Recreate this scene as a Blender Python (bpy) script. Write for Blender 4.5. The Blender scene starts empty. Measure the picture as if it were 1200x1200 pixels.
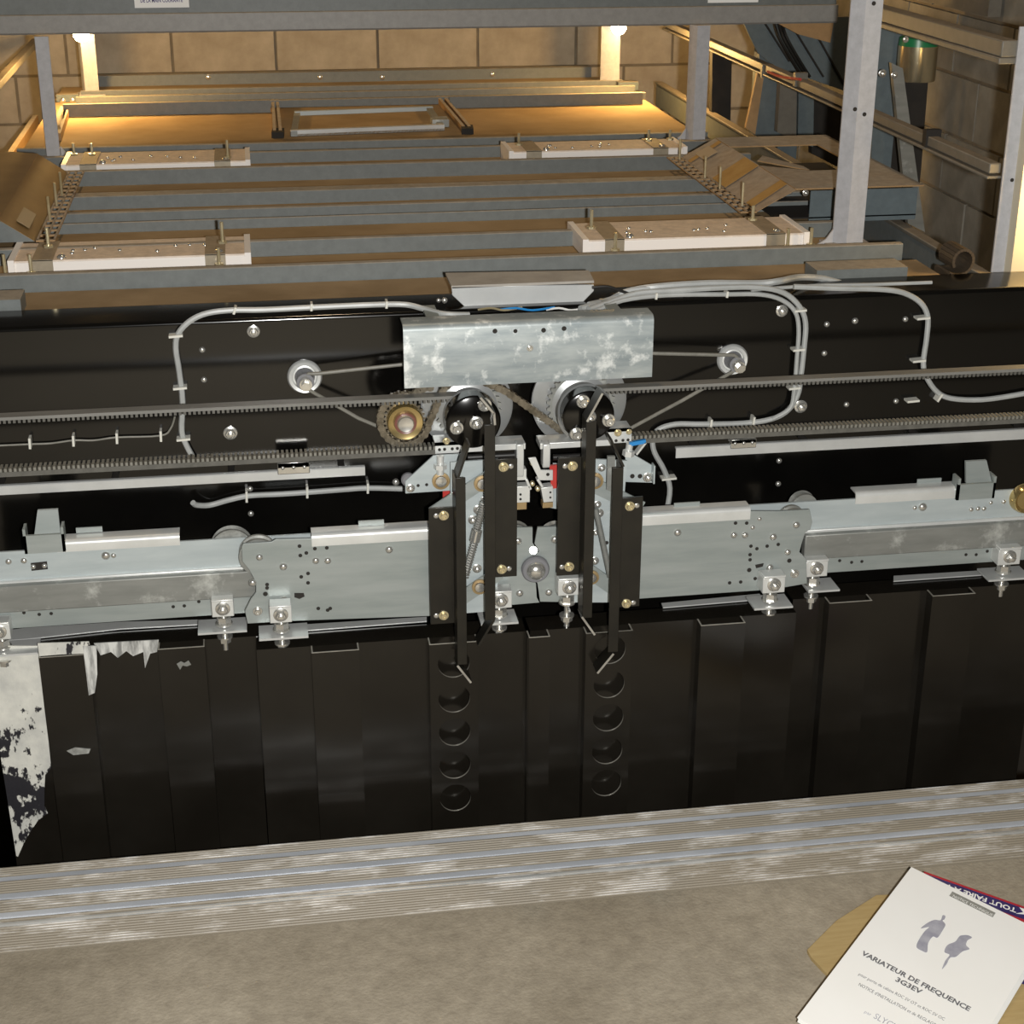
import bpy, bmesh, math, random
from mathutils import Vector, Matrix
random.seed(7)
sc = bpy.context.scene
COL = sc.collection

# ------------------------------------------------------------------ camera, world, exposure, lights
H = 1.1                                   # height of the lens above the landing floor
FPX, TH, PSI, ROLL = 1919.4, 0.39443, 0.15902, 0.00303
fw = Vector((math.sin(PSI)*math.cos(TH), math.cos(PSI)*math.cos(TH), -math.sin(TH)))
rt = Vector((math.cos(PSI), -math.sin(PSI), 0)); up = rt.cross(fw)
rt, up = rt*math.cos(ROLL)+up*math.sin(ROLL), up*math.cos(ROLL)-rt*math.sin(ROLL)
cam = bpy.data.objects.new('camera', bpy.data.cameras.new('camera')); COL.objects.link(cam)
cam.data.sensor_width = 36; cam.data.lens = 36*FPX/1200; cam.data.clip_start = .02
M = Matrix((rt, up, -fw)).transposed().to_4x4(); M.translation = (0, 0, H); cam.matrix_world = M
sc.camera = cam
w = bpy.data.worlds.new('world'); sc.world = w; w.use_nodes = True
w.node_tree.nodes['Background'].inputs[0].default_value = (.75, .68, .58, 1)
w.node_tree.nodes['Background'].inputs[1].default_value = .035
vs = sc.view_settings
vs.view_transform = 'Standard'; vs.look = 'None'; vs.gamma = 1; vs.use_curve_mapping = False
vs.exposure = 0.0
def lamp(name, loc, watt, col, r):
    l = bpy.data.lights.new(name, 'POINT'); l.energy = watt; l.color = col; l.shadow_soft_size = r
    o = bpy.data.objects.new(name, l); COL.objects.link(o); o.location = loc; return o
lamp('camera_flash', (.06, -.03, H-.015), 150, (1, .985, .95), .014)     # the camera's own flash beside its lens
lamp('side_lamp', (1.03, 1.89, .68), 1.6, (1, .66, .26), .02)            # work lamp just right of the frame
lamp('shaft_lamp', (.15, 2.5, 2.7), 34, (1, .74, .46), .08)               # lamp high in the shaft

# ------------------------------------------------------------------ points from the photograph's survey
def ray(x, y): return fw + rt*((x-600)/FPX) - up*((y-600)/FPX)
def P(x, y, Y):
    d = ray(x, y); return Vector((0, 0, H)) + d*(Y/d.y)
def F(x, y, z=0.):
    d = ray(x, y); return Vector((0, 0, H)) + d*((z-H)/d.z)
def S(x, y, X):
    d = ray(x, y); return Vector((0, 0, H)) + d*(X/d.x)

# ------------------------------------------------------------------ materials
def newmat(name):
    m = bpy.data.materials.new(name); m.use_nodes = True
    nt = m.node_tree; return m, nt, nt.nodes['Principled BSDF']
def noise(nt, scale, detail=4, rough=.6, stretch=None):
    n = nt.nodes.new('ShaderNodeTexNoise'); n.inputs['Scale'].default_value = scale
    n.inputs['Detail'].default_value = detail; n.inputs['Roughness'].default_value = rough
    tc = nt.nodes.new('ShaderNodeTexCoord'); mp = nt.nodes.new('ShaderNodeMapping')
    if stretch: mp.inputs['Scale'].default_value = stretch
    nt.links.new(tc.outputs['Object'], mp.inputs['Vector']); nt.links.new(mp.outputs['Vector'], n.inputs['Vector'])
    return n.outputs['Fac']
def ramp(nt, fac, stops):
    r = nt.nodes.new('ShaderNodeValToRGB'); e = r.color_ramp.elements
    e[0].position, e[0].color = stops[0][0], (*stops[0][1], 1); e[1].position, e[1].color = stops[-1][0], (*stops[-1][1], 1)
    for p, c in stops[1:-1]:
        k = e.new(p); k.color = (*c, 1)
    nt.links.new(fac, r.inputs['Fac']); return r.outputs['Color']
def mix(nt, fac, a, b):
    n = nt.nodes.new('ShaderNodeMix'); n.data_type = 'RGBA'
    for sock, v in ((n.inputs[0], fac), (n.inputs[6], a), (n.inputs[7], b)):
        if isinstance(v, (int, float)): sock.default_value = v
        elif isinstance(v, tuple): sock.default_value = (*v, 1)
        else: nt.links.new(v, sock)
    return n.outputs[2]
def bump(nt, b, fac, strength, dist=.001):
    n = nt.nodes.new('ShaderNodeBump'); n.inputs['Strength'].default_value = strength; n.inputs['Distance'].default_value = dist
    nt.links.new(fac, n.inputs['Height']); nt.links.new(n.outputs['Normal'], b.inputs['Normal'])
def plain(name, c1, c2=None, rough=.5, metal=0., scale=30, spec=.5, bmp=0., stretch=None, lo=.35, hi=.65, coat=0):
    m, nt, b = newmat(name)
    f = noise(nt, scale, 5, .6, stretch)
    col = ramp(nt, f, [(lo, c1), (hi, c2 or c1)])
    nt.links.new(col, b.inputs['Base Color'])
    b.inputs['Roughness'].default_value = rough; b.inputs['Metallic'].default_value = metal
    b.inputs['Specular IOR Level'].default_value = spec; b.inputs['Coat Weight'].default_value = coat
    if bmp: bump(nt, b, f, bmp)
    return m
def dusty(name, paint, dust, amount=1., rough=.45, spec=.4, metal=0.):
    """painted steel with dust lying on its upward faces"""
    m, nt, b = newmat(name)
    g = nt.nodes.new('ShaderNodeNewGeometry'); s = nt.nodes.new('ShaderNodeSeparateXYZ')
    nt.links.new(g.outputs['Normal'], s.inputs[0])
    mr = nt.nodes.new('ShaderNodeMapRange'); mr.inputs[1].default_value = .35; mr.inputs[2].default_value = .9
    nt.links.new(s.outputs['Z'], mr.inputs[0])
    f = noise(nt, 9, 6, .65); f2 = noise(nt, 70, 4, .7)
    mu = nt.nodes.new('ShaderNodeMath'); mu.operation = 'MULTIPLY'
    nt.links.new(mr.outputs[0], mu.inputs[0])
    rr = ramp(nt, f, [(.2, (.55*amount,)*3), (.6, (amount,)*3)]); nt.links.new(rr, mu.inputs[1])
    pc = ramp(nt, f2, [(.3, tuple(c*.88 for c in paint)), (.7, tuple(c*1.1 for c in paint))])
    dc = ramp(nt, f2, [(.3, tuple(c*.8 for c in dust)), (.7, tuple(c*1.15 for c in dust))])
    nt.links.new(mix(nt, mu.outputs[0], pc, dc), b.inputs['Base Color'])
    r2 = ramp(nt, mu.outputs[0], [(0, (rough,)*3), (1, (.9,)*3)]); nt.links.new(r2, b.inputs['Roughness'])
    b.inputs['Specular IOR Level'].default_value = spec; b.inputs['Metallic'].default_value = metal
    return m
def stained(name, base, stain, scale, lo, hi, rough=.45, metal=.3, spec=.5, base2=None):
    m, nt, b = newmat(name)
    f = noise(nt, scale, 7, .68); g = noise(nt, scale*.35, 3, .5)
    mu = nt.nodes.new('ShaderNodeMath'); mu.operation = 'ADD'; nt.links.new(f, mu.inputs[0])
    mm = nt.nodes.new('ShaderNodeMath'); mm.operation = 'MULTIPLY'; mm.inputs[1].default_value = .6; nt.links.new(g, mm.inputs[0]); nt.links.new(mm.outputs[0], mu.inputs[1])
    bc = ramp(nt, noise(nt, 14, 4, .6, (1, 1, 5)), [(.3, base), (.7, base2 or base)])
    st = ramp(nt, mu.outputs[0], [(lo, (0, 0, 0)), (hi, (1, 1, 1))])
    nt.links.new(mix(nt, st, bc, stain), b.inputs['Base Color'])
    b.inputs['Roughness'].default_value = rough; b.inputs['Metallic'].default_value = metal; b.inputs['Specular IOR Level'].default_value = spec
    return m
BLACK = plain('black_gloss_paint', (.0022, .0020, .0017), (.0042, .0038, .0032), .14, 0, 6, .5)
PANEL = plain('black_panel_paint', (.0085, .0072, .0054), (.013, .0112, .0086), .17, 0, 7, .55)
VANE = plain('black_vane_paint', (.009, .008, .006), (.015, .013, .009), .35, 0, 30, .45)
EDGE = plain('bare_lit_edge', (.30, .28, .24), (.42, .40, .35), .4, .3, 60)  # bare cut metal, also the painted light on the vane tips
ZINC = plain('zinc_plate', (.29, .325, .315), (.36, .39, .38), .42, .35, 8, .5, 0, (1, 1, 7))
ZBLUE = plain('pale_zinc_plate', (.40, .45, .46), (.47, .52, .525), .45, .25, 12, .5, 0, (1, 1, 6))
ZBRIGHT = plain('bright_zinc', (.62, .63, .61), (.72, .73, .71), .35, .35, 20)
ZDULL = stained('weathered_galvanised', (.20, .205, .19), (.50, .51, .48), 22, .84, 1.08, .5, .35, .5, (.27, .275, .255))
GALV = stained('galvanised_cover', (.21, .245, .255), (.66, .68, .66), 52, .84, 1.02, .45, .3, .5, (.40, .43, .42))
ALU = plain('milled_aluminium', (.50, .51, .50), (.62, .63, .62), .38, .35, 10)
DISC = plain('turned_aluminium_disc', (.26, .27, .27), (.36, .37, .37), .34, .5, 10)
STEEL = plain('bright_steel', (.60, .59, .55), (.72, .71, .67), .24, .8, 40)
YZINC = plain('yellow_passivated', (.50, .42, .24), (.66, .58, .38), .3, .6, 60)
BRASS = plain('brass', (.52, .38, .15), (.64, .50, .24), .2, .85, 20)
BRONZE = plain('bronze_bush', (.36, .25, .12), (.45, .33, .17), .4, .4, 40)
CHAINM = plain('oily_chain_steel', (.10, .085, .06), (.22, .19, .14), .38, .6, 120)
RUBBER = plain('belt_rubber', (.075, .072, .062), (.115, .11, .095), .6, 0, 60)
RUBTOP = plain('belt_back', (.14, .138, .125), (.19, .185, .17), .5, 0, 40, .5, 0, (.2, 1, 1))
CORD = plain('drive_cord', (.16, .155, .13), (.22, .21, .18), .5, 0, 80)
CABLE = plain('grey_cable_sheath', (.33, .34, .33), (.40, .41, .40), .4, 0, 30)
BCABLE = plain('black_cable_sheath', (.015, .014, .013), None, .4)
TIE = plain('nylon_tie', (.62, .61, .55), None, .4)
WHITEW = plain('white_wire', (.72, .72, .70), None, .45)
REDP = plain('red_plastic', (.42, .035, .03), (.5, .05, .04), .4)
BLUEP = plain('blue_plastic', (.02, .22, .55), None, .4)
GREENP = plain('green_enamel', (.01, .16, .06), None, .35)
BUMP = plain('grey_rubber_bumper', (.17, .17, .18), None, .55)
DARK = plain('dark_void_steel', (.012, .010, .008), (.02, .016, .012), .8)
GREY = dusty('grey_blue_paint', (.150, .163, .158), (.37, .315, .245), .9)
GREYW = dusty('pale_grey_paint', (.43, .43, .445), (.33, .26, .17), .6)
TEAL = dusty('blue_steel_paint', (.115, .142, .152), (.26, .19, .115), .7)
DUST = plain('dust_covered_sheet', (.30, .205, .105), (.41, .29, .16), .9, 0, 7, .1, .2)
LEDGE = plain('dusty_board', (.25, .175, .095), (.36, .26, .15), .8, 0, 9, .2, .2)
LUMW = plain('white_luminaire_enamel', (.88, .83, .78), None, .4)
LUMT = dusty('luminaire_top', (.72, .62, .52), (.72, .57, .42), .9, .5)
GOLDS = plain('brown_folded_sheet', (.24, .15, .055), (.31, .20, .08), .45, .3, 10)
PRIMER = dusty('dusty_folded_sheet', (.36, .22, .10), (.40, .345, .275), .95, .7)
CONC = None
def concrete():
    m, nt, b = newmat('dusty_concrete')
    a = noise(nt, 5, 6, .65); c = noise(nt, 60, 5, .7); d = noise(nt, 240, 2, .5)
    col = ramp(nt, a, [(.3, (.27, .235, .18)), (.5, (.335, .295, .232)), (.72, (.42, .375, .30))])
    col2 = ramp(nt, c, [(.3, (.78, .77, .75)), (.7, (1.1, 1.1, 1.08))])
    mx = nt.nodes.new('ShaderNodeMix'); mx.data_type = 'RGBA'; mx.blend_type = 'MULTIPLY'; mx.inputs[0].default_value = 1
    nt.links.new(col, mx.inputs[6]); nt.links.new(col2, mx.inputs[7]); nt.links.new(mx.outputs[2], b.inputs['Base Color'])
    b.inputs['Roughness'].default_value = .85; b.inputs['Specular IOR Level'].default_value = .25
    bump(nt, b, d, .5, .0015); return m
CONC = concrete()
def sillmat():
    m, nt, b = newmat('dusty_ribbed_aluminium')
    gp = nt.nodes.new('ShaderNodeNewGeometry'); sp = nt.nodes.new('ShaderNodeSeparateXYZ'); nt.links.new(gp.outputs['Position'], sp.inputs[0])
    cr = nt.nodes.new('ShaderNodeMapRange'); cr.inputs[1].default_value = .0005; cr.inputs[2].default_value = .0010; nt.links.new(sp.outputs['Z'], cr.inputs[0])
    pa = ramp(nt, noise(nt, 26, 4, .65, (.55, 1.6, 1)), [(.49, (.03, .03, .03)), (.66, (1, 1, 1))])
    ml = nt.nodes.new('ShaderNodeMath'); ml.operation = 'MULTIPLY'; nt.links.new(cr.outputs[0], ml.inputs[0]); nt.links.new(pa, ml.inputs[1]); st = ml.outputs[0]
    nt.links.new(mix(nt, st, (.27, .235, .18), (.85, .83, .80)), b.inputs['Base Color'])
    nt.links.new(ramp(nt, st, [(0, (0, 0, 0)), (1, (.2, .2, .2))]), b.inputs['Metallic'])
    b.inputs['Roughness'].default_value = .5; b.inputs['Specular IOR Level'].default_value = .4
    return m
SILL = sillmat()
GROOVE = plain('worn_aluminium_groove', (.42, .44, .47), (.62, .64, .67), .4, .4, 20, .5, 0, (.2, 1, 1))
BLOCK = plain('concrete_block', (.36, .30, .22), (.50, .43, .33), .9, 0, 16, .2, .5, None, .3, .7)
BLOCKG = plain('shaded_concrete_block', (.20, .185, .155), (.30, .282, .24), .9, 0, 16, .2, .5, None, .3, .7)  # darker, greyer copy of the block colour for the less lit walls
MORTAR = plain('block_joint', (.20, .165, .12), (.26, .22, .16), .95, 0, 20, .1)
PAPER = plain('white_paper', (.84, .84, .81), (.88, .88, .86), .7, 0, 4, .2)
CARD = plain('brown_cardboard', (.40, .29, .13), (.46, .345, .165), .8, 0, 20, .2, 0, (1, 8, 1))
INK = plain('grey_print_ink', (.13, .13, .14), None, .8)
INKL = plain('pale_print_ink', (.30, .30, .36), (.42, .42, .47), .8, 0, 70)
INKB = plain('banner_print', (.22, .22, .20), (.32, .32, .29), .8, 0, 200)
NAVY = plain('navy_print', (.028, .022, .115), (.038, .03, .14), .4)
REDI = plain('red_print', (.42, .02, .035), None, .4)
def plaster():
    m, nt, b = newmat('splashed_mortar')
    f = noise(nt, 90, 7, .62, (1, 1, .6)); g = noise(nt, 11, 3, .5)
    mu = nt.nodes.new('ShaderNodeMath'); mu.operation = 'MULTIPLY_ADD'; mu.inputs[1].default_value = .7
    nt.links.new(f, mu.inputs[0]); nt.links.new(g, mu.inputs[2])
    st = ramp(nt, mu.outputs[0], [(.885, (1, 1, 1)), (.91, (0, 0, 0))])
    pc = ramp(nt, noise(nt, 30, 5, .6), [(.3, (.45, .45, .42)), (.7, (.68, .67, .60))])
    nt.links.new(mix(nt, st, (.012, .011, .015), pc), b.inputs['Base Color'])
    b.inputs['Roughness'].default_value = .7; bump(nt, b, mu.outputs[0], .6, .002); return m
PLASTER = plaster()
def glow(name, col, strength):
    m, nt, b = newmat(name); b.inputs['Emission Color'].default_value = (*col, 1); b.inputs['Emission Strength'].default_value = strength
    b.inputs['Base Color'].default_value = (*col, 1); return m
BULB = glow('lit_bulb', (1, .80, .48), 22)

# ------------------------------------------------------------------ mesh building
def foldp(Y, c, d, depth, R=.0055):
    """(y,z) outline of a sheet rolled over at the top"""
    out = [(Y+R-R*math.cos(a), d-R+R*math.sin(a)) for a in [k*math.pi/12 for k in range(7)]]
    inn = [(Y+R-(R-.002)*math.cos(a), d-R+(R-.002)*math.sin(a)) for a in [k*math.pi/12 for k in range(6, -1, -1)]]
    return [(Y, c)]+out+[(Y+depth, d), (Y+depth, d-.002)]+inn+[(Y+.0012, c)]
class MB:
    def __init__(s): s.v = []; s.f = []
    def add(s, vs, fs):
        n = len(s.v); s.v += [Vector(v) for v in vs]; s.f += [[i+n for i in f] for f in fs]; return s
    def box(s, x0, x1, y0, y1, z0, z1):
        v = [(x, y, z) for x in (x0, x1) for y in (y0, y1) for z in (z0, z1)]
        return s.add(v, [(0, 1, 3, 2), (4, 6, 7, 5), (0, 4, 5, 1), (2, 3, 7, 6), (0, 2, 6, 4), (1, 5, 7, 3)])
    def prism(s, pts, off):
        """closed polygon (3-D points) pushed along the vector off"""
        n = len(pts); off = Vector(off); a = [Vector(p) for p in pts]; b = [p+off for p in a]
        return s.add(a+b, [list(range(n)), [n+i for i in reversed(range(n))]] + [(i, (i+1) % n, n+(i+1) % n, n+i) for i in range(n)])
    def profile(s, pts, x0, x1):
        """polygon in (y,z) run along X"""
        return s.prism([(x0, y, z) for y, z in pts], (x1-x0, 0, 0))
    def cyl(s, a, b, r, seg=16, r2=None):
        a, b = Vector(a), Vector(b); r2 = r if r2 is None else r2
        d = (b-a).normalized(); u = d.orthogonal().normalized(); t = d.cross(u)
        A = [a+(u*math.cos(k*2*math.pi/seg)+t*math.sin(k*2*math.pi/seg))*r for k in range(seg)]
        B = [b+(u*math.cos(k*2*math.pi/seg)+t*math.sin(k*2*math.pi/seg))*r2 for k in range(seg)]
        return s.add(A+B, [list(range(seg)), [seg+i for i in reversed(range(seg))]] + [(i, (i+1) % seg, seg+(i+1) % seg, seg+i) for i in range(seg)])
    def lathe(s, c, prof, axis='Y', seg=32, teeth=None):
        """profile of (distance along axis, radius)"""
        c = Vector(c); rings = []
        A, U, T = (Vector((0, 1, 0)), Vector((1, 0, 0)), Vector((0, 0, 1))) if axis == 'Y' else (Vector((0, 0, 1)), Vector((1, 0, 0)), Vector((0, 1, 0)))
        vs = []
        for d, r in prof:
            for k in range(seg):
                an = k*2*math.pi/seg; rr = r
                if teeth: rr = r*(1 if (k//teeth[0]) % 2 else teeth[1])
                vs.append(c+A*d+(U*math.cos(an)+T*math.sin(an))*max(rr, 1e-5))
        fs = [(i*seg+k, i*seg+(k+1) % seg, (i+1)*seg+(k+1) % seg, (i+1)*seg+k) for i in range(len(prof)-1) for k in range(seg)]
        fs += [list(range(seg)), [(len(prof)-1)*seg+i for i in reversed(range(seg))]]
        return s.add(vs, fs)
    def tube(s, pts, r, seg=8, smooth=4):
        p = [Vector(q) for q in pts]
        if smooth > 1 and len(p) > 2:
            q = []
            for i in range(len(p)-1):
                a, b, c, d = p[max(i-1, 0)], p[i], p[i+1], p[min(i+2, len(p)-1)]
                for k in range(smooth):
                    t = k/smooth
                    q.append(.5*((2*b)+(c-a)*t+(2*a-5*b+4*c-d)*t*t+(3*b-a-3*c+d)*t**3))
            q.append(p[-1]); p = q
        vs = []; n = None
        for i, a in enumerate(p):
            d = (p[min(i+1, len(p)-1)]-p[max(i-1, 0)]).normalized()
            n = d.orthogonal().normalized() if n is None else (n-d*n.dot(d)).normalized()
            b = d.cross(n)
            vs += [a+(n*math.cos(k*2*math.pi/seg)+b*math.sin(k*2*math.pi/seg))*r for k in range(seg)]
        L = len(p)
        fs = [(i*seg+k, i*seg+(k+1) % seg, (i+1)*seg+(k+1) % seg, (i+1)*seg+k) for i in range(L-1) for k in range(seg)]
        fs += [list(range(seg)), [(L-1)*seg+i for i in reversed(range(seg))]]
        return s.add(vs, fs)
    def bar(s, a, b, wid, y0, y1):
        """flat bar between two points of an XZ plane, wid across, y0..y1 deep"""
        a = Vector((a[0], 0, a[-1])); b = Vector((b[0], 0, b[-1])); d = (b-a).normalized(); n = Vector((-d.z, 0, d.x))*wid/2
        return s.prism([p+Vector((0, y0, 0)) for p in (a-n, b-n, b+n, a+n)], (0, y1-y0, 0))
    def mesh(s, name, org=Vector((0, 0, 0))):
        m = bpy.data.meshes.new(name); m.from_pydata([v-org for v in s.v], [], s.f)
        bm = bmesh.new(); bm.from_mesh(m); bmesh.ops.recalc_face_normals(bm, faces=bm.faces); bm.to_mesh(m); bm.free()
        m.shade_smooth(); m.set_sharp_from_angle(angle=.62); return m
ORG = {}
def thing(name, label, cat, loc=(0, 0, 0), group=None):
    o = bpy.data.objects.new(name, None); COL.objects.link(o); o.empty_display_size = .02
    o.location = loc; o['label'] = label; o['category'] = cat; ORG[o.name] = Vector(loc)
    if group: o['group'] = group
    return o
def part(name, mb, mat, parent=None, label=None, bevel=0, kind=None):
    org = ORG[parent.name] if parent else Vector((0, 0, 0))
    me = mb.mesh(name, org) if isinstance(mb, MB) else mb
    me.materials.clear(); me.materials.append(mat)
    o = bpy.data.objects.new(name, me); COL.objects.link(o); o.parent = parent; ORG[o.name] = org
    if label: o['label'] = label
    if kind: o['kind'] = kind
    if bevel:
        b = o.modifiers.new('bevel', 'BEVEL'); b.width = bevel; b.segments = 2; b.limit_method = 'ANGLE'
    return o
def solo(name, mb, mat, label, cat, group=None, bevel=0):
    """a thing that is one mesh"""
    c = sum(mb.v, Vector())/len(mb.v); c.z = min(v.z for v in mb.v)
    me = mb.mesh(name, c); me.materials.append(mat)
    o = bpy.data.objects.new(name, me); COL.objects.link(o); o.location = c; ORG[o.name] = c
    o['label'] = label; o['category'] = cat
    if group: o['group'] = group
    if bevel:
        b = o.modifiers.new('bevel', 'BEVEL'); b.width = bevel; b.segments = 2; b.limit_method = 'ANGLE'
    return o
def structure(name, mb, mat):
    o = part(name, mb, mat); o['kind'] = 'structure'; return o
def put(name, mesh, pos, parent, scale=(1, 1, 1), rot=(0, 0, 0)):
    o = bpy.data.objects.new(name, mesh); COL.objects.link(o); o.parent = parent
    o.location = Vector(pos)-ORG[parent.name]; o.scale = scale; o.rotation_euler = rot; ORG[o.name] = ORG[parent.name]; return o
def rect(x0, y0, x1, y1, Y):
    """world rectangle x0,x1,z0,z1 seen between two pixel corners on the plane Y"""
    mx, my = (x0+x1)/2, (y0+y1)/2
    return P(x0, my, Y).x, P(x1, my, Y).x, P(mx, y1, Y).z, P(mx, y0, Y).z
def rbox(mb, x0, y0, x1, y1, Y, d):
    a, b, c, e = rect(x0, y0, x1, y1, Y); return mb.box(a, b, Y, Y+d, c, e)
def poly(mb, pts, Y, d): return mb.prism([P(x, y, Y) for x, y in pts], (0, d, 0))

# fasteners, unit size, pointing at the landing (-Y); shared meshes
def fast(name, mat, build):
    m = MB(); build(m); me = m.mesh(name); me.materials.append(mat); return me
def _hex(m):
    m.lathe((0, 0, 0), [(0, 1.0), (-.18, 1.0), (-.24, .9)], seg=20)
    m.lathe((0, 0, 0), [(-.24, .74), (-.80, .74), (-.90, .6)], seg=6); m.lathe((0, 0, 0), [(-.9, .42), (-1.25, .42), (-1.32, .3)], seg=12)
def _dome(m): m.lathe((0, 0, 0), [(0, 1), (-.25, .97), (-.55, .75), (-.72, .4), (-.76, .1)], seg=16)
def _cap(m):
    m.lathe((0, 0, 0), [(0, 1.0), (-.2, 1.0), (-.25, .93)], seg=20); m.lathe((0, 0, 0), [(-.25, .68), (-.85, .68), (-.95, .58), (-.95, .34), (-.7, .3)], seg=16)
def _hole(m): m.lathe((0, 0, 0), [(0, 1), (-.10, 1)], seg=14)
HEX = fast('bolt', STEEL, _hex); HEXY = fast('bolt', YZINC, _cap); DOME = fast('rivet', STEEL, _dome); CAPB = fast('bolt', STEEL, _cap)
HOLE = fast('drilled_hole', DARK, _hole)
PX = .00092
def bolts(parent, lst, Y, mesh=None, r=6.):
    for q in lst:
        x, y = q[:2]; rr = (q[2] if len(q) > 2 else r)*PX
        me = mesh or HEX
        put(me.name.split('.')[0], me, P(x, y, Y), parent, (rr, rr, rr))

# ================================================================== THE SETTING
m = MB(); m.box(-1.6, 2.6, -1.6, 1.487, -.16, 0)
structure('floor', m, CONC)
m = MB(); m.box(-1.6, 2.6, 1.40, 1.60, -2.4, -.161)
structure('wall_front', m, CONC)
DARKWALL = plain('shaded_pit_wall', (.05, .045, .035), (.07, .06, .05), .95)  # darkness of the pit is put into this wall colour
def block_wall(name, org, ud, nd, u0, u1, z0, z1, L=.245, h=.112, j=.007, mat=None):
    """wall of concrete blocks: ud runs along it, nd points into the shaft; joints recessed"""
    ud, nd = Vector(ud), Vector(nd); o = Vector(org)
    back = MB(); c = [o+ud*u0+Vector((0, 0, z0)), o+ud*u1+Vector((0, 0, z0)), o+ud*u1+Vector((0, 0, z1)), o+ud*u0+Vector((0, 0, z1))]
    back.prism([p-nd*.006 for p in c], -nd*.1)
    wl = structure(name, back, MORTAR)
    bx = MB(); bx.prism([-ud*(L-j)/2-Vector((0, 0, (h-j)/2)), ud*(L-j)/2-Vector((0, 0, (h-j)/2)), ud*(L-j)/2+Vector((0, 0, (h-j)/2)), -ud*(L-j)/2+Vector((0, 0, (h-j)/2))], -nd*.03)
    me = bx.mesh('concrete_block'); me.materials.append(mat or BLOCK)
    low = MB(); c = [o+ud*u0+Vector((0, 0, -2.4)), o+ud*u1+Vector((0, 0, -2.4)), o+ud*u1+Vector((0, 0, z0)), o+ud*u0+Vector((0, 0, z0))]
    low.prism(c, -nd*.1); structure(name+'_base', low, DARKWALL)
    r = 0; z = z0
    while z < z1-.02:
        u = u0+L/2-(L/2 if r % 2 else 0)
        while u < u1:
            if u-L/2 >= u0-.13: put('concrete_block', me, o+ud*u+nd*random.uniform(-.0015, .002)+Vector((0, 0, z+h/2)), wl)
            u += L
        z += h; r += 1
    return wl
block_wall('wall_back', (0, 4.10, 0), (1, 0, 0), (0, -1, 0), -1.146, 1.36, .112, 1.01)
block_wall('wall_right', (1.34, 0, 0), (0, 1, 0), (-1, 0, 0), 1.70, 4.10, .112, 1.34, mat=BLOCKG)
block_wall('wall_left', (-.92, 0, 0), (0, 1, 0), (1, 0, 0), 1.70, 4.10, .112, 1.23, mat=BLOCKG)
m = MB(); m.box(-1.3, 1.6, 1.7, 4.2, -2.4, -2.3); structure('floor_pit', m, CONC)

# landing sill: three running grooves between ribbed treads
t = thing('landing_sill', 'dusty ribbed aluminium sill with three long grooves along the landing edge', 'sill', (.35, 1.57, -.03))
GR = [(1.6305, 1.6205), (1.598, 1.585), (1.562, 1.549)]
cur = 1.648; X0, X1 = -1.2, 2.2
def tread(y0, y1, name='ribbed_tread', pitch=.0042):
    pts = [(y0, -.03), (y0, 0)]; n = max(1, int(round((y0-y1)/pitch))); p = (y0-y1)/n
    for k in range(n):
        a = y0-k*p; pts += [(a-p*.18, .0011), (a-p*.55, .0011), (a-p*.72, -.0002), (a-p*.98, -.0002)]
    pts += [(y1, 0), (y1, -.03)]
    mm = MB(); mm.profile(pts, X0, X1); part(name, mm, SILL, t)
for g0, g1 in GR:
    tread(cur, g0); m = MB(); m.box(X0, X1, g1, g0, -.03, -.007); part('groove_floor', m, GROOVE, t, 'smooth worn metal groove'); m = MB(); m.box(X0, X1, g0-.0008, g0+.0004, -.0075, -.0003); part('groove_wall', m, GROOVE, t, 'smooth worn metal groove'); cur = g1
tread(cur, 1.540)
m = MB(); m.profile([(1.540, -.03), (1.540, .0022), (1.5375, .003), (1.535, .0022), (1.535, -.03)], X0, X1); part('raised_rib', m, ALU, t, 'bright raised aluminium rib')
tread(1.535, 1.489, 'ribbed_tread', .0046)

# ================================================================== PRINTED MATTER ON THE FLOOR
A = F(1068, 1016, .042); B = F(936, 1190, .032); C0 = F(1200, 1081, .022)
ev = (B-A).normalized(); eu = (C0-A); eu = (eu-ev*eu.dot(ev)).normalized(); en = eu.cross(-ev).normalized()
if en.z < 0: en = -en
WID, LEN = .155, (B-A).length+.003
def Q(u, v, h=0.): return A+eu*u+ev*v+en*h
m = MB(); m.prism([Q(0, 0, -.0012), Q(WID, 0, -.0012), Q(WID, LEN, -.0012), Q(0, LEN, -.0012)], en*.0012)
t = thing('instruction_manual', 'white printed instruction manual lying on brown cardboard on the landing floor', 'manual', tuple(A))
part('cover_page', m, PAPER, t)
m = MB()
for k in range(4): m.prism([Q(.001+k*.0006, .002, -.0026-k*.0014), Q(WID+.001+k*.0008, .002, -.0026-k*.0014), Q(WID+.001+k*.0008, LEN-.001, -.0026-k*.0014), Q(.001, LEN-.001, -.0026-k*.0014)], en*.0011)
part('inner_pages', m, PAPER, t)
RM = Matrix((eu, -ev, en)).transposed()
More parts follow.
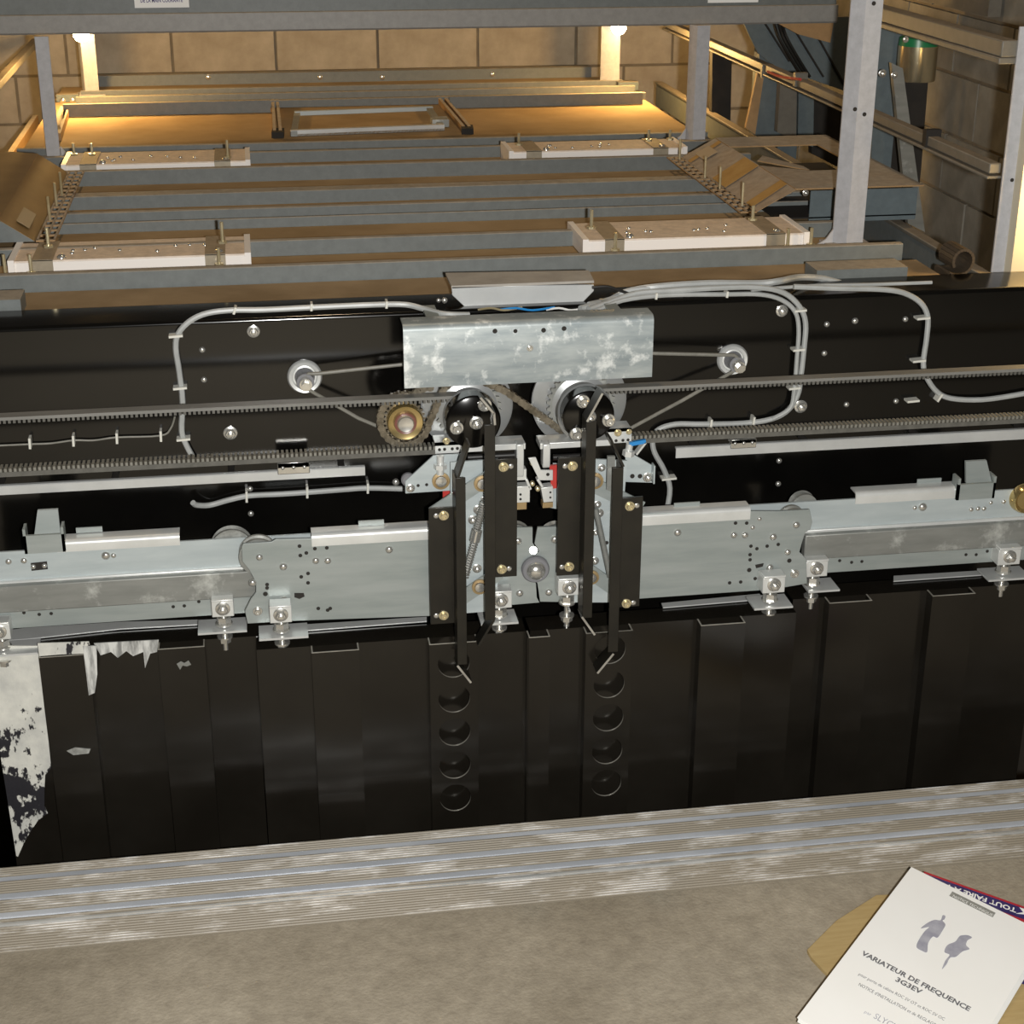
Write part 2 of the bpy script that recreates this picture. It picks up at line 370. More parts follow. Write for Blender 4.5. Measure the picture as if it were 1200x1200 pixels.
def text(s, u, v, size, mat, parent, name, align='LEFT', rm=None, base=None, bold=.0, sx=1., h=.0004):
    cu = bpy.data.curves.new(name, 'FONT'); cu.body = s; cu.size = size; cu.align_x = align; cu.offset = bold; cu.resolution_u = 2
    o = bpy.data.objects.new(name, cu); COL.objects.link(o)
    dg = bpy.context.evaluated_depsgraph_get(); me = bpy.data.meshes.new_from_object(o.evaluated_get(dg)); bpy.data.objects.remove(o)
    R = rm or RM; b = base if base is not None else Q(u, v, h); org = ORG[parent.name]
    for vv in me.vertices: vv.co = b+R @ Vector((vv.co.x*sx, vv.co.y, vv.co.z))-org
    me.materials.clear(); me.materials.append(mat)
    p = bpy.data.objects.new(name, me); COL.objects.link(p); p.parent = parent; ORG[p.name] = org; return p
def uv(x, y):
    d = ray(x, y); k = (A-Vector((0, 0, H))).dot(en)/d.dot(en); p = Vector((0, 0, H))+d*k-A; return p.dot(eu), p.dot(ev)
def fit(s, a, b, size, name, mat=INK, bold=0.):
    """line of print whose left end and right end were read at pixels a and b"""
    u0, v0 = uv(*a); u1, v1 = uv(*b); n = text(s, 0, 0, size, mat, t, name, bold=bold)
    loc = [RM.transposed() @ (v.co+ORG[t.name]-Q(0, 0)) for v in n.data.vertices]; wdt = max(p.x for p in loc)
    f = (u1-u0)/wdt; me = n.data
    for vtx, p in zip(me.vertices, loc): vtx.co = Q(u0+p.x*f, (v0+v1)/2-p.y, .0005)-ORG[t.name]
    return n
fit('VARIATEUR DE FREQUENCE', (1006, 1123), (1138, 1181), .0098, 'printed_title', INK, .0003)
fit('3G3EV', (1048, 1150), (1079, 1165), .0098, 'printed_title', INK, .0003)
fit('pour porte de cabine ROC SV OT et ROC SV OC', (1003, 1146), (1108, 1193), .0062, 'printed_line', INK)
fit("NOTICE d'INSTALLATION et de REGLAGE", (1003, 1158), (1097, 1200), .0066, 'printed_line', INK)
fit('SLYCMA', (1022, 1194), (1058, 1211), .012, 'printed_logo', INKL)
fit('par', (1012, 1187), (1020, 1191), .006, 'printed_line', INKL)
u0, v0 = uv(1113, 1049); u1, v1 = uv(1166, 1071); vb = .5*(v0+v1)
m = MB(); m.prism([Q(u0, vb-.0045, .0002), Q(u1, vb-.0045, .0002), Q(u1, vb+.0045, .0002), Q(u0, vb+.0045, .0002)], en*.0002); part('printed_banner', m, INKB, t, 'grey banner with pale lettering')
fit('NOTICE TECHNIQUE', (1115, 1052), (1163, 1073), .006, 'banner_lettering', PAPER)
def figure(pts, nm):
    n = len(pts); sm = []
    for i in range(n):
        a, b, c, d = (Vector(pts[(i+k-1) % n]) for k in range(4))
        for k in range(4):
            q = k/4; sm.append(.5*((2*b)+(c-a)*q+(2*a-5*b+4*c-d)*q*q+(3*b-a-3*c+d)*q**3))
    mm = MB(); mm.prism([Q(*uv(x, y), .0003) for x, y in sm], en*.0002); part(nm, mm, INKL, t, 'grey printed walking figure')
zz = lambda l: [(930+a*.225, 1000+b*.225) for a, b in l]
figure(zz([(775, 325), (790, 328), (785, 345), (775, 352), (790, 372), (780, 395), (750, 440), (725, 435), (700, 470), (695, 515), (670, 510), (640, 490), (650, 455), (680, 410), (705, 385), (662, 392), (700, 362), (735, 348), (765, 350)]), 'printed_figure')
figure(zz([(870, 430), (905, 428), (928, 440), (905, 455), (898, 480), (915, 500), (880, 512), (845, 540), (815, 545), (795, 580), (772, 605), (790, 560), (812, 530), (785, 515), (800, 480), (840, 462), (858, 440)]), 'printed_figure')
# brochure beneath
t2 = thing('brochure', 'navy brochure with red edges and white lettering sticking out behind the white manual', 'brochure', tuple(A))
def fb(x, y, h): 
    d = ray(x, y); k = (A+en*h-Vector((0, 0, H))).dot(en)/d.dot(en); return Vector((0, 0, H))+d*k
hb = -.0085
b0, b1 = fb(1083, 1021.5, hb), fb(1212, 1067, hb); bu = (b1-b0).normalized(); bv = en.cross(bu).normalized()
if bv.dot(ev) < 0: bv = -bv
def BQ(u, v, h=0.): return b0+bu*u+bv*v+en*h
m = MB(); m.prism([BQ(0, 0, -.001), BQ(.2, 0, -.001), BQ(.2, .12, -.001), BQ(0, .12, -.001)], en*.001); part('brochure_cover', m, NAVY, t2)
m = MB(); m.prism([BQ(0, 0, .0001), BQ(.2, 0, .0001), BQ(.2, .0028, .0001), BQ(0, .0028, .0001)], en*.0003)
m.prism([BQ(.05, .021, .0001), BQ(.2, .021, .0001), BQ(.2, .026, .0001), BQ(.05, .026, .0001)], en*.0003); part('red_border', m, REDI, t2, 'red border line')
RB = Matrix((-bu, bv, en)).transposed()
text('TOUT FAIRE A T', 0, 0, .0105, PAPER, t2, 'brochure_lettering', 'LEFT', RB, BQ(.1035, .0075, .0003), .0003)
text('PEUT', 0, 0, .0105, PAPER, t2, 'brochure_lettering', 'LEFT', RB, BQ(.1475, .0075, .0003), .0003)
m = MB(); m.prism([BQ(.106, .004, .0003), BQ(.116, .004, .0003), BQ(.119, .010, .0003), BQ(.104, .016, .0003), BQ(.111, .010, .0003)], en*.0003); part('brochure_emblem', m, PAPER, t2, 'small white arrow emblem')
# cardboard
cp = [(1027, 1049), (980, 1079), (946, 1113), (951, 1122), (969, 1141), (960, 1185), (1010, 1230), (1215, 1240), (1240, 1130), (1100, 1046)]
t = thing('cardboard_sheet', 'brown cardboard sheet lying crooked under the white manual', 'cardboard', tuple(F(1000, 1120)))
m = MB(); m.prism([F(x, y, .0045) for x, y in cp], (0, 0, -.004)); part('flat_sheet', m, CARD, t)
m = MB(); tp = [Q(u, v, -.0105) for u, v in ((.03, .03), (WID-.03, .03), (WID-.03, LEN-.06), (.03, LEN-.06))]
bt = [Vector((p.x, p.y, .0046)) for p in tp]; m.add(tp+bt, [(0, 1, 2, 3), (7, 6, 5, 4)]+[(k, (k+1) % 4, 4+(k+1) % 4, 4+k) for k in range(4)]); part('folded_flap', m, CARD, t)

# ================================================================== CAR DOOR PANELS
FB, FR, SB, SR = 1.706, 1.688, 1.740, 1.722      # base and rib fronts of the fast and the slow panels
ZB = -1.9
zt_f = .5*(P(340, 757, FB).z+P(900, 722, FB).z); zt_s = .5*(P(215, 760, SR).z+P(1000, 705, SR).z)
def vx(x, y, Y): return P(x, y, Y).x
def plate_holes(x0, x1, z0, z1, holes, y, d):
    """upright sheet with round holes (cx, cz, r), thickness d"""
    mm = MB(); zs = sorted(holes, key=lambda h: h[1]); N = 32; lo = z0
    def quad(a, b): mm.add([(x0, y, a), (x1, y, a), (x1, y, b), (x0, y, b)], [(0, 1, 2, 3)])
    for i, (cx, cz, r) in enumerate(zs):
        top = (cz+zs[i+1][1])/2 if i < len(zs)-1 else cz+r*1.25
        bot = cz-r*1.25 if i == 0 else (cz+zs[i-1][1])/2
        if i == 0: quad(lo, bot)
        vs = []
        for k in range(N):
            a = 2*math.pi*(k+.5)/N; c, s_ = math.cos(a), math.sin(a); vs.append((cx+r*c, y, cz+r*s_))
        for k in range(N):
            a = 2*math.pi*(k+.5)/N; c, s_ = math.cos(a), math.sin(a)
            tx = ((x1 if c > 0 else x0)-cx)/c if abs(c) > 1e-6 else 1e9; tz = ((top if s_ > 0 else bot)-cz)/s_ if abs(s_) > 1e-6 else 1e9
            q = min(abs(tx), abs(tz)); vs.append((cx+q*c, y, cz+q*s_))
        corners = [(x1, y, top), (x0, y, top), (x0, y, bot), (x1, y, bot)]
        vs += corners
        fs = [(k, (k+1) % N, N+(k+1) % N, N+k) for k in range(N)]
        # corner fills
        for ci, cn in enumerate(corners):
            for k in range(N):
                p, q = vs[N+k], vs[N+(k+1) % N]
                if (abs(p[0]-cn[0]) < 1e-6 and abs(q[2]-cn[2]) < 1e-6) or (abs(p[2]-cn[2]) < 1e-6 and abs(q[0]-cn[0]) < 1e-6):
                    if abs(p[0]-q[0]) > 1e-7 and abs(p[2]-q[2]) > 1e-7: fs.append((N+k, N+(k+1) % N, 2*N+ci))
        mm.add(vs, fs)
        if i == len(zs)-1: quad(top, z1)
    key = {}; idx = []; nv = []
    for v in mm.v:
        k = (round(v.x, 5), round(v.z, 5))
        if k not in key: key[k] = len(nv); nv.append(v)
        idx.append(key[k])
    nf = []
    for f in mm.f:
        g = []
        for q in f:
            if idx[q] not in g: g.append(idx[q])
        if len(g) > 2: nf.append(g)
    mm.v, mm.f = nv, nf
    return mm
def rib(parent, xa, xb, yb, yr, zt, holes=None):
    th = .0016
    if holes:
        mm = plate_holes(xa, xb, ZB, zt, holes, yr, th); face = part('rib_face', mm, PANEL, parent)
        for cx, cz, r_ in holes:
            mm = MB(); mm.lathe((cx, yr, cz), [(0, r_), (.0022, r_-.0001)], seg=40); mm.f = mm.f[:-2]
            part('hole_rim', mm, EDGE, face, 'thin bare metal hole rim')
    else:
        mm = MB(); mm.box(xa, xb, yr, yr+th, ZB, zt); part('rib_face', mm, PANEL, parent)
    mm = MB(); mm.box(xa, xa+th, yr+th, yb, ZB, zt); mm.box(xb-th, xb, yr+th, yb, ZB, zt); part('rib_side', mm, PANEL, parent)
    mm = MB(); e = .0006
    mm.box(xa, xb, yr, yr+th, zt, zt+e); mm.box(xa, xa+th, yr+th, yb, zt, zt+e); mm.box(xb-th, xb, yr+th, yb, zt, zt+e)
    part('rib_cut_edge', mm, EDGE, parent, 'bare bright cut edge')
def panel(label, xa, xb, yb, yr, zt, ribs):
    o = thing('car_door_panel', label, 'door panel', ((xa+xb)/2, yb, ZB), 'black car door panels')
    mm = MB(); mm.box(xa, xb, yb, yb+.0016, ZB, zt); part('panel_sheet', mm, PANEL, o)
    mm = MB(); mm.box(xa, xb, yb+.0016, yb+.036, zt-.0025, zt); part('top_flange', mm, PANEL, o)
    for r in ribs: rib(o, vx(r[0], r[2], yr), vx(r[1], r[2], yr), yb, yr, zt, r[3] if len(r) > 3 else None)
    return o
def holes(cx, bottoms, Y, r=.0188):
    out = []
    for i, b in enumerate(bottoms):
        p = P(cx[0]+(cx[1]-cx[0])*i/(len(bottoms)-1), b, Y); out.append((p.x, p.z+r, r))
    mxx = sum(h[0] for h in out)/len(out)
    return [(mxx, h[1], h[2]) for h in out]
hl = holes((533, 533), [794, 835, 874, 912.5, 950.5], FR); hr = holes((715.5, 709), [778, 818, 857, 895.5, 933], FR)
xm = .5*(P(618, 760, FB).x+P(622, 760, FB).x)
FL = panel('black fast door panel left of the centre seam, with silver hanger plate', vx(303, 800, FB), xm-.004, FB, FR, zt_f, [(365, 421, 765), (503, 560, 755, hl)])
FRt = panel('black fast door panel right of the centre seam, with silver hanger plate', xm+.001, vx(930, 760, FB), FB, FR, zt_f, [(620, 645, 730), (687, 742, 735, hr), (822, 874, 724)])
SL = panel('black slow door panel at far left, splashed with white mortar', vx(18, 1000, SB), vx(318, 800, SB), SB, SR, zt_s, [(46, 104, 775), (185, 240, 762)])
SRt = panel('black slow door panel at far right, clean with two folded ribs', vx(925, 760, SB), vx(1215, 740, SB), SB, SR, zt_s, [(972, 1022, 706), (1094, 1144, 690)])
# seam lips
m = MB(); m.box(xm-.0045, xm-.0025, FB-.016, FB, ZB, zt_f); part('meeting_lip', m, PANEL, FL)
# mortar splashes on the left panel
SMEAR = plain('smeared_mortar', (.22, .22, .21), (.60, .60, .57), .7, 0, 60, .3, .3, (2, 1, .4), .4, .6)
def splash(pts, Y, nm='mortar_splash', mat=None):
    mm = MB(); poly(mm, pts, Y, .0015); return part(nm, mm, mat or PLASTER, SL, 'white dried mortar with dark specks')
xl = lambda y: 18-(1003-y)*.157
splash([(xl(757), 757), (45, 757), (47, 785), (52, 830), (57, 870), (60, 900), (53, 908), (52, 925), (52, 945), (56, 953), (45, 961), (36, 974), (28, 988), (21, 1004), (xl(1003)+1, 1003), (xl(900)+1, 900)], SB-.002)
splash([(44, 754), (104, 752), (106, 758), (100, 766), (70, 767), (46, 769)], SR-.002)
splash([(97, 757), (113, 757), (114, 790), (111, 812), (104, 815), (101, 790)], SR-.0022, 'mortar_smear', SMEAR)
splash([(110, 754), (186, 750), (184, 764), (176, 766), (170, 783), (168, 764), (156, 769), (148, 763), (138, 771), (130, 764), (118, 768)], SB-.002, 'mortar_smear', SMEAR)
m = MB(); poly(m, [(78, 880), (88, 876), (106, 878), (104, 883), (86, 885)], SR-.0012, .0008); part('scuff_mark', m, ZDULL, SL, 'pale scuff')
m = MB(); poly(m, [(207, 778), (212, 775), (216, 777), (221, 774), (224, 779), (219, 781), (214, 780), (211, 785)], SR-.0012, .0008); part('scuff_mark', m, ZDULL, SL, 'pale scuff')

# hanger plates of the fast panels
HP = 1.7235
def hanger(o, pts, fold, roller, holesl, boltl, HPy=HP):
    mm = MB(); poly(mm, pts, HPy, .003); part('hanger_plate', mm, ZINC, o, 'silver zinc hanger plate', .0006)
    x0, yt, x1, yb = fold; a, b, c, d = rect(x0, yt, x1, yb, HPy)
    mm = MB(); mm.profile(foldp(HPy-.001, c, d, .021), a, b); part('rolled_fold', mm, ZBRIGHT, o, 'bright rolled top fold')
    for rx, ry, rr in roller:
        mm = MB(); mm.lathe(P(rx, ry, HPy+.006), [(0, rr*PX*.6), (0, rr*PX), (.004, rr*PX), (.006, rr*PX*.86), (.010, rr*PX*.86), (.012, rr*PX), (.016, rr*PX)], seg=40); part('roller', mm, ZDULL, o, 'grooved hanger roller')
    bolts(o, holesl, HPy-.0004, HOLE, 2.4); bolts(o, boltl, HPy, DOME, 4.5)
hanger(FL, [(283, 641), (285, 637), (318, 635), (323, 632), (506, 628), (506, 722), (340, 728), (290, 731), (287, 716), (294, 702), (300, 694), (300, 683), (292, 668), (284, 658)],
       (365, 622, 506, 636), [(303, 653, 24)],
       [(351, 640), (369, 643), (359, 648), (352, 651), (383, 642), (361, 672), (353, 676), (361, 683), (311, 696, 3), (373, 713), (384, 715), (387, 713), (313, 685), (313, 689)], [(304, 653), (332, 664, 5), (370, 657), (384, 657), (456, 644, 5), (333, 703, 5), (296, 683, 5)])
hanger(FRt, [(747, 602), (876, 599), (914, 599), (949, 597), (952, 612), (950, 620), (944, 624), (940, 636), (937, 647), (945, 655), (946, 684), (905, 691), (747, 702)],
       (753, 598, 879, 612), [(931, 612, 18)],
       [(862, 613), (875, 613), (880, 640), (887, 643), (899, 640), (912, 638), (879, 650), (879, 656), (878, 668, 3), (885, 678), (868, 682), (855, 683), (925, 657, 3)], [(794, 624, 5), (860, 627), (873, 627), (933, 615, 5), (906, 629, 5), (890, 608, 3), (882, 618, 3), (923, 647), (902, 665, 5)])
bolts(FL, [(302, 716, 6)], HP, CAPB); bolts(FRt, [(931, 672, 6)], HP, CAPB)
for o, pts, X in ((FL, [(461, 672), (478, 674)], 0), ):
    m = MB(); poly(m, [(345, 695), (356, 695), (357, 699), (351, 702), (345, 700)], HP-.0004, .0004); part('slot_hole', m, DARK, o)
m = MB(); poly(m, [(885, 662), (895, 660), (894, 664), (886, 666)], HP-.0004, .0004); part('slot_hole', m, DARK, FRt)
for o, q in ((FL, (420, 610, 450, 616)), (FRt, (790, 589, 820, 596))):
    m = MB(); rbox(m, *q, HP+.014, .002); part('top_tab', m, ZINC, o)
# slow hangers: pale plate, weathered channel, lower grey plate
def slow_hanger(o, x0, x1, band, fold, chan, low, tab, bracket, hol, blt):
    """each strip is given by its edge heights at x0 and x1"""
    Y = 1.752
    def strip(x0, x1, q, Yy, d, nm, mat, lab, bev=0):
        z1 = .5*(P(x0, q[0], Yy).z+P(x1, q[1], Yy).z); z0 = .5*(P(x0, q[2], Yy).z+P(x1, q[3], Yy).z)
        mm = MB(); mm.box(P(x0, (q[0]+q[2])/2, Yy).x, P(x1, (q[1]+q[3])/2, Yy).x, Yy, Yy+d, z0, z1); return part(nm, mm, mat, o, lab, bev)
    bx0, bx1 = (x0, 365) if x0 < 500 else (877, x1); sl = [(band[1]-band[0])/(x1-x0), (band[3]-band[2])/(x1-x0)]
    strip(bx0, bx1, (band[0]+sl[0]*(bx0-x0), band[0]+sl[0]*(bx1-x0), band[2]+sl[1]*(bx0-x0), band[2]+sl[1]*(bx1-x0)), Y, .003, 'slow_hanger_plate', ZBLUE, 'pale zinc hanger plate')
    strip(x0, x1, fold, Y-.004, .007, 'bright_fold', ZBRIGHT, 'bright folded strip', .001)
    strip(x0, x1, chan, 1.7405, .012, 'weathered_channel', ZDULL, 'weathered galvanised channel', .0015)
    strip(x0, x1, low, Y-.002, .003, 'lower_plate', ZINC, 'grey lower hanger plate')
    bolts(o, hol, Y-.0024, HOLE, 2.2); bolts(o, blt, Y, DOME, 4.5)
    mm = MB(); a, b, c, d = rect(*tab, Y-.002)
    mm.profile(foldp(Y-.0025, c, d, .02), a, b); part('rolled_fold', mm, ZBRIGHT, o, 'bright rolled top fold')
    a, b, c, d = rect(*bracket, Y-.008)
    mm = MB(); mm.box(a, b, Y-.008, Y-.004, c, d); mm.box(a, a+.003, Y-.008, Y+.01, c, d+.008); mm.box(b-.003, b, Y-.008, Y+.01, c, d+.008)
    mm.prism([(a+.012, Y-.004, d), (b-.004, Y-.004, d), (b-.006, Y+.012, d+.022), (a+.016, Y+.012, d+.022)], (0, .004, 0)); part('stop_bracket', mm, ZINC, o, 'grey stop bracket')
slow_hanger(SL, -20, 300, (646, 631, 681, 668), (681, 666, 687, 671), (687, 671, 718, 702), (716, 702, 734, 722), (66, 630, 211, 643), (28, 627, 76, 648), [(28, 690+28), (46, 720), (60, 719), (203, 711), (216, 710), (233, 705)], [(124, 651, 5.5), (133, 651, 3.4), (10, 658, 4), (28, 657, 4)])
slow_hanger(SRt, 943, 1225, (588, 572, 622, 608), (620, 606, 628, 611), (627, 611, 655, 640), (652, 638, 672, 655), (1003, 574, 1125, 587), (1122, 567, 1166, 585), [(984, 657), (998, 659), (1010, 658), (1132, 650), (1144, 650), (1157, 646)], [(1081, 594, 6), (1072, 595, 3.2), (1161, 589, 3), (1176, 588, 3.4), (1138, 597, 3.4), (1146, 596, 3.4), (1153, 596, 3.4)])
m = MB(); poly(m, [(36, 660), (55, 658), (56, 667), (37, 669)], 1.7512, .0006); part('slot_hole', m, DARK, SL); bolts(SL, [(39, 664, 3.2), (52, 663, 3.2)], 1.751, DOME)
for o, q in ((SL, (272, 637, 26)), (SRt, (943, 590, 18))):
    m = MB(); m.lathe(P(q[0], q[1]+q[2]*.25, 1.757), [(0, q[2]*PX*.6), (0, q[2]*PX), (.004, q[2]*PX), (.006, q[2]*PX*.86), (.010, q[2]*PX*.86), (.014, q[2]*PX)], seg=40); part('roller', m, ZDULL, o, 'grooved hanger roller')
m = MB(); m.lathe(P(1203, 586, 1.744), [(0, .012), (-.004, .016), (0, .018), (.008, .019)], seg=32); part('roller', m, BRASS, SRt, 'brass coloured roller')
for o, q in ((SL, (89, 618, 120, 624)), (SRt, (1075, 561, 1103, 568))):
    m = MB(); rbox(m, *q, 1.768, .002); part('top_tab', m, ZINC, o)
# suspension bolts: clamp block, nut, stud down through the flange
def suspend(o, x, y, flange, HPy):
    a, b, c, d = rect(x-13, y-9, x+13, y+9, HPy-.022)
    mm = MB(); mm.box(a, b, HPy-.022, HPy, c, d); mm.box(a, b, HPy-.024, HPy-.004, d, d+.003); part('clamp_block', mm, ZBRIGHT, o, 'pale clamp block', .0008)
    put('bolt', HEX, P(x, y-1, HPy-.022), o, (.0085, .0085, .0085))
    cx = (a+b)/2; cy = HPy-.010
    mm = MB(); mm.cyl((cx, cy, c), (cx, cy, c-.048), .0034, 12); mm.cyl((cx, cy, c-.005), (cx, cy, c-.013), .0085, 6); mm.cyl((cx, cy, c-.013), (cx, cy, c-.015), .010, 20); mm.cyl((cx, cy, c-.030), (cx, cy, c-.032), .009, 20); mm.cyl((cx, cy, c-.032), (cx, cy, c-.038), .007, 6)
    part('suspension_stud', mm, STEEL, o, 'bright threaded stud with nuts')
    mm = MB(); mm.box(cx-flange[0], cx+flange[1], HPy-.027, HPy+.008, c-.019, c-.0165); part('flange_plate', mm, ALU, o, 'pale metal flange strip')
suspend(FL, 329, 721, (.026, .030), HP); suspend(FL, 587, 704, (.024, .020), HP); suspend(FRt, 667, 689, (.001, .001), HP); suspend(FRt, 907, 686, (.024, .024), HP)
suspend(SL, 261, 714, (.03, .026), 1.752); suspend(SL, -1, 741, (.02, .04), 1.752); suspend(SRt, 957, 667, (.01, .03), 1.752); suspend(SRt, 1183, 653, (.026, .03), 1.752)
# pale strips along the panels' top flanges
def topstrip(o, px, Yy, nm='flange_strip'):
    mm = MB(); z = F; pts = [F(x, y, Yy) for x, y in px]; mm.prism(pts, (0, 0, .0015)); part(nm, mm, ALU, o, 'pale dusty flange strip')
zf = zt_f+.001; zs = zt_s+.001
topstrip(SL, [(0, 752), (30, 750), (140, 738), (245, 732), (245, 727), (140, 730), (30, 737), (0, 741)], zs)
topstrip(FL, [(356, 740), (500, 729), (500, 724), (356, 733)], zf)
topstrip(FRt, [(777, 713), (895, 703), (890, 697), (775, 708)], zf)
topstrip(SRt, [(1047, 682), (1160, 674), (1160, 669), (1047, 676)], zs)
# centre bumper
t = thing('rubber_bumper', 'round grey rubber bumper with silver dome at the centre seam', 'bumper', tuple(P(627, 668, HP)))
c = P(627, 666, HP); m = MB(); m.lathe(c, [(0, .0165), (-.004, .0165), (-.006, .015), (-.006, .010)], seg=40); part('bumper_ring', m, BUMP, t)
m = MB(); m.lathe(c, [(-.004, .0115), (-.008, .0112), (-.012, .0095), (-.0145, .006), (-.0155, .001)], seg=32); part('bumper_dome', m, STEEL, t, 'shiny silver dome')
# centre hanger plates either side of the seam
for o, pts, bl, roll in ((FL, [(598, 618), (624, 618), (624, 636), (630, 645), (624, 652), (622, 655), (622, 672), (628, 684), (629, 700), (632, 706), (597, 709), (578, 712), (578, 676), (598, 672)], [(607, 634, 5), (609, 695, 5)], (604, 634, 22)),
                          (FRt, [(630, 618), (656, 617), (656, 676), (698, 673), (698, 706), (633, 705), (630, 684), (623.5, 672), (624, 652), (632, 646), (626.5, 637)], [(650, 632, 5.5), (643, 694, 5)], (653, 634, 22))):
    m = MB(); poly(m, pts, HP+.0015, .003); part('meeting_plate', m, ZINC, o, 'silver meeting plate')
    bolts(o, bl, HP+.0015, DOME)
    m = MB(); q = roll[2]*PX; m.lathe(P(roll[0], roll[1], HP+.007), [(0, q*.6), (0, q), (.004, q), (.006, q*.86), (.010, q*.86), (.014, q)], seg=40); part('roller', m, ZDULL, o, 'grooved hanger roller')
m = MB(); m.cyl(P(625, 645, HP-.001), P(625, 645, HP+.004), .0048, 20); part('white_pad', m, ZBRIGHT, FL, 'small white plastic pad')

# ================================================================== DOOR OPERATOR HEADER
YH = 1.835
ztop = .5*(P(450, 367, YH).z+P(1100, 340, YH).z)
t = thing('operator_header', 'long black lift door operator header plate running across the frame', 'header plate', (.35, YH, .1))
HX0, HX1 = -.75, 1.30
m = MB(); m.box(HX0, HX1, YH, YH+.003, .02, ztop-.0055); part('header_face', m, BLACK, t)
m = MB(); m.profile(foldp(YH, ztop-.0055, ztop, .072, .0045), HX0, HX1); part('header_lip', m, BLACK, t)
bolts(t, [(297, 388, 8), (270, 507, 9), (916, 364, 8), (938, 476, 9)], YH, HEX)
bolts(t, [(237, 410, 4), (239, 445, 4), (245, 534, 4), (293, 573, 4), (294, 602, 4), (969, 380, 4), (966, 414, 4), (1002, 376, 4.5), (1061, 374, 4), (992, 474, 4), (1050, 470, 4), (958, 498, 4), (913, 540, 4), (912, 567, 4), (464, 565, 5)], YH, DOME)
# support rails on it
for nm, x0, yt0, yb0, x1, yt1, yb1, lab, clip in (('support_rail', -30, 574, 583, 428, 546, 556, 'long silver rail on the black header, left of the pulleys', (325, 541, 363, 555)), ('support_rail', 792, 525.5, 535, 1230, 503, 515, 'long silver rail on the black header, right of the pulleys', (856, 514, 886, 525))):
    Y = 1.80; z1 = .5*(P(x0, yt0, Y).z+P(x1, yt1, Y).z); z0 = .5*(P(x0, yb0, Y).z+P(x1, yb1, Y).z); xa, xb = P(x0, yb0, Y).x, P(x1, yb1, Y).x
    o = thing(nm, lab, 'rail', ((xa+xb)/2, Y, z0), 'silver rails on the header')
    m = MB(); m.profile([(Y, z0), (Y, z1), (Y+.001, z1+.001), (Y+.006, z1+.001), (Y+.006, z1-.001), (Y+.0025, z1-.001), (Y+.002, z0)], xa, xb); part('rail_strip', m, ALU, o)
    for f in (.06, .35, .65, .94):
        xx = xa+(xb-xa)*f; m = MB(); m.cyl((xx, Y+.002, (z0+z1)/2), (xx, YH, (z0+z1)/2), .004, 12); part('rail_standoff', m, DARK, o)
    a, b, c, d = rect(*clip, Y-.002); m = MB(); m.box(a, b, Y-.004, Y+.01, (c+d)/2, d); m.box(a, b, Y-.004, Y-.001, c, d); rc = part('rail_clip', m, STEEL, o, 'shiny clip', .001)
    for k in range(3): put('rivet', DOME, (a+(b-a)*(k+.5)/3, Y-.004, (c+d)/2+.001), rc, (.0022,)*3)

# galvanised cover plate
YC = 1.748
a, b, _, _ = rect(473, 378, 765, 450, YC); z1 = .5*(P(473, 380, YC).z+P(765, 371, YC).z); z0 = .5*(P(474, 456, YC).z+P(764, 441, YC).z)
t = thing('cover_plate', 'galvanised cover plate with pale stains over the two pulleys', 'cover plate', ((a+b)/2, YC, z0))
m = MB(); m.profile([(YC, z0), (YC, z1-.007), (YC+.0008, z1-.0045), (YC+.0024, z1-.0022), (YC+.005, z1-.0006), (YC+.008, z1), (YC+.032, z1), (YC+.032, z1-.002), (YC+.008, z1-.002), (YC+.002, z1-.007), (YC+.002, z0)], a, b); part('cover_sheet', m, GALV, t)
bolts(t, [(580, 388, 3), (604, 388, 2.6), (637, 387, 3), (661, 385, 3)], YC-.0003, HOLE); bolts(t, [(621, 408, 4)], YC, CAPB)
for xx in (a+.03, b-.045):
    m = MB(); m.box(xx, xx+.015, YC+.03, YH, z1-.004, z1-.002); part('cover_bracket', m, ZINC, t)

# terminal tray above the header
YJ = 1.850
t = thing('terminal_cover', 'pale aluminium wedge shaped terminal cover on top of the black header', 'cover', tuple(P(610, 362, YJ)))
pl = [P(529, 336, YJ), P(696, 333.5, YJ), P(696, 341, YJ), P(681, 356.5, YJ), P(546, 361, YJ), P(530, 346, YJ)]
m = MB(); m.prism(pl, (0, .004, 0)); part('cover_front', m, ALU, t, None, .0006)
zj = .5*(pl[0].z+pl[1].z); m = MB(); m.prism([Vector((pl[0].x, YJ, zj)), Vector((pl[1].x, YJ, zj)), F(690, 319.5, zj+.001), F(522, 322.5, zj+.001)], (0, 0, .003)); part('cover_top', m, plain('dusty_aluminium', (.34, .31, .27), (.42, .39, .34), .7), t)
m = MB(); m.box(pl[4].x, pl[3].x, YJ+.02, YJ+.05, ztop, zj); part('terminal_strip', m, DARK, t)
bolts(t, [(521, 352, 4), (514, 352, 3)], YJ, DOME)
for k, (mt, x0, x1) in enumerate(((BLUEP, 585, 650), (YZINC, 560, 612), (WHITEW, 640, 690))):
    m = MB(); m.tube([P(x0, 363, 1.828), P(x0*.7+x1*.3, 361, 1.826), P(x0*.4+x1*.6, 363.5, 1.826), P(x1, 360, 1.828)], .0013, 6); part('terminal_wire', m, mt, t, ('blue wire', 'yellow wire', 'white wire')[k])

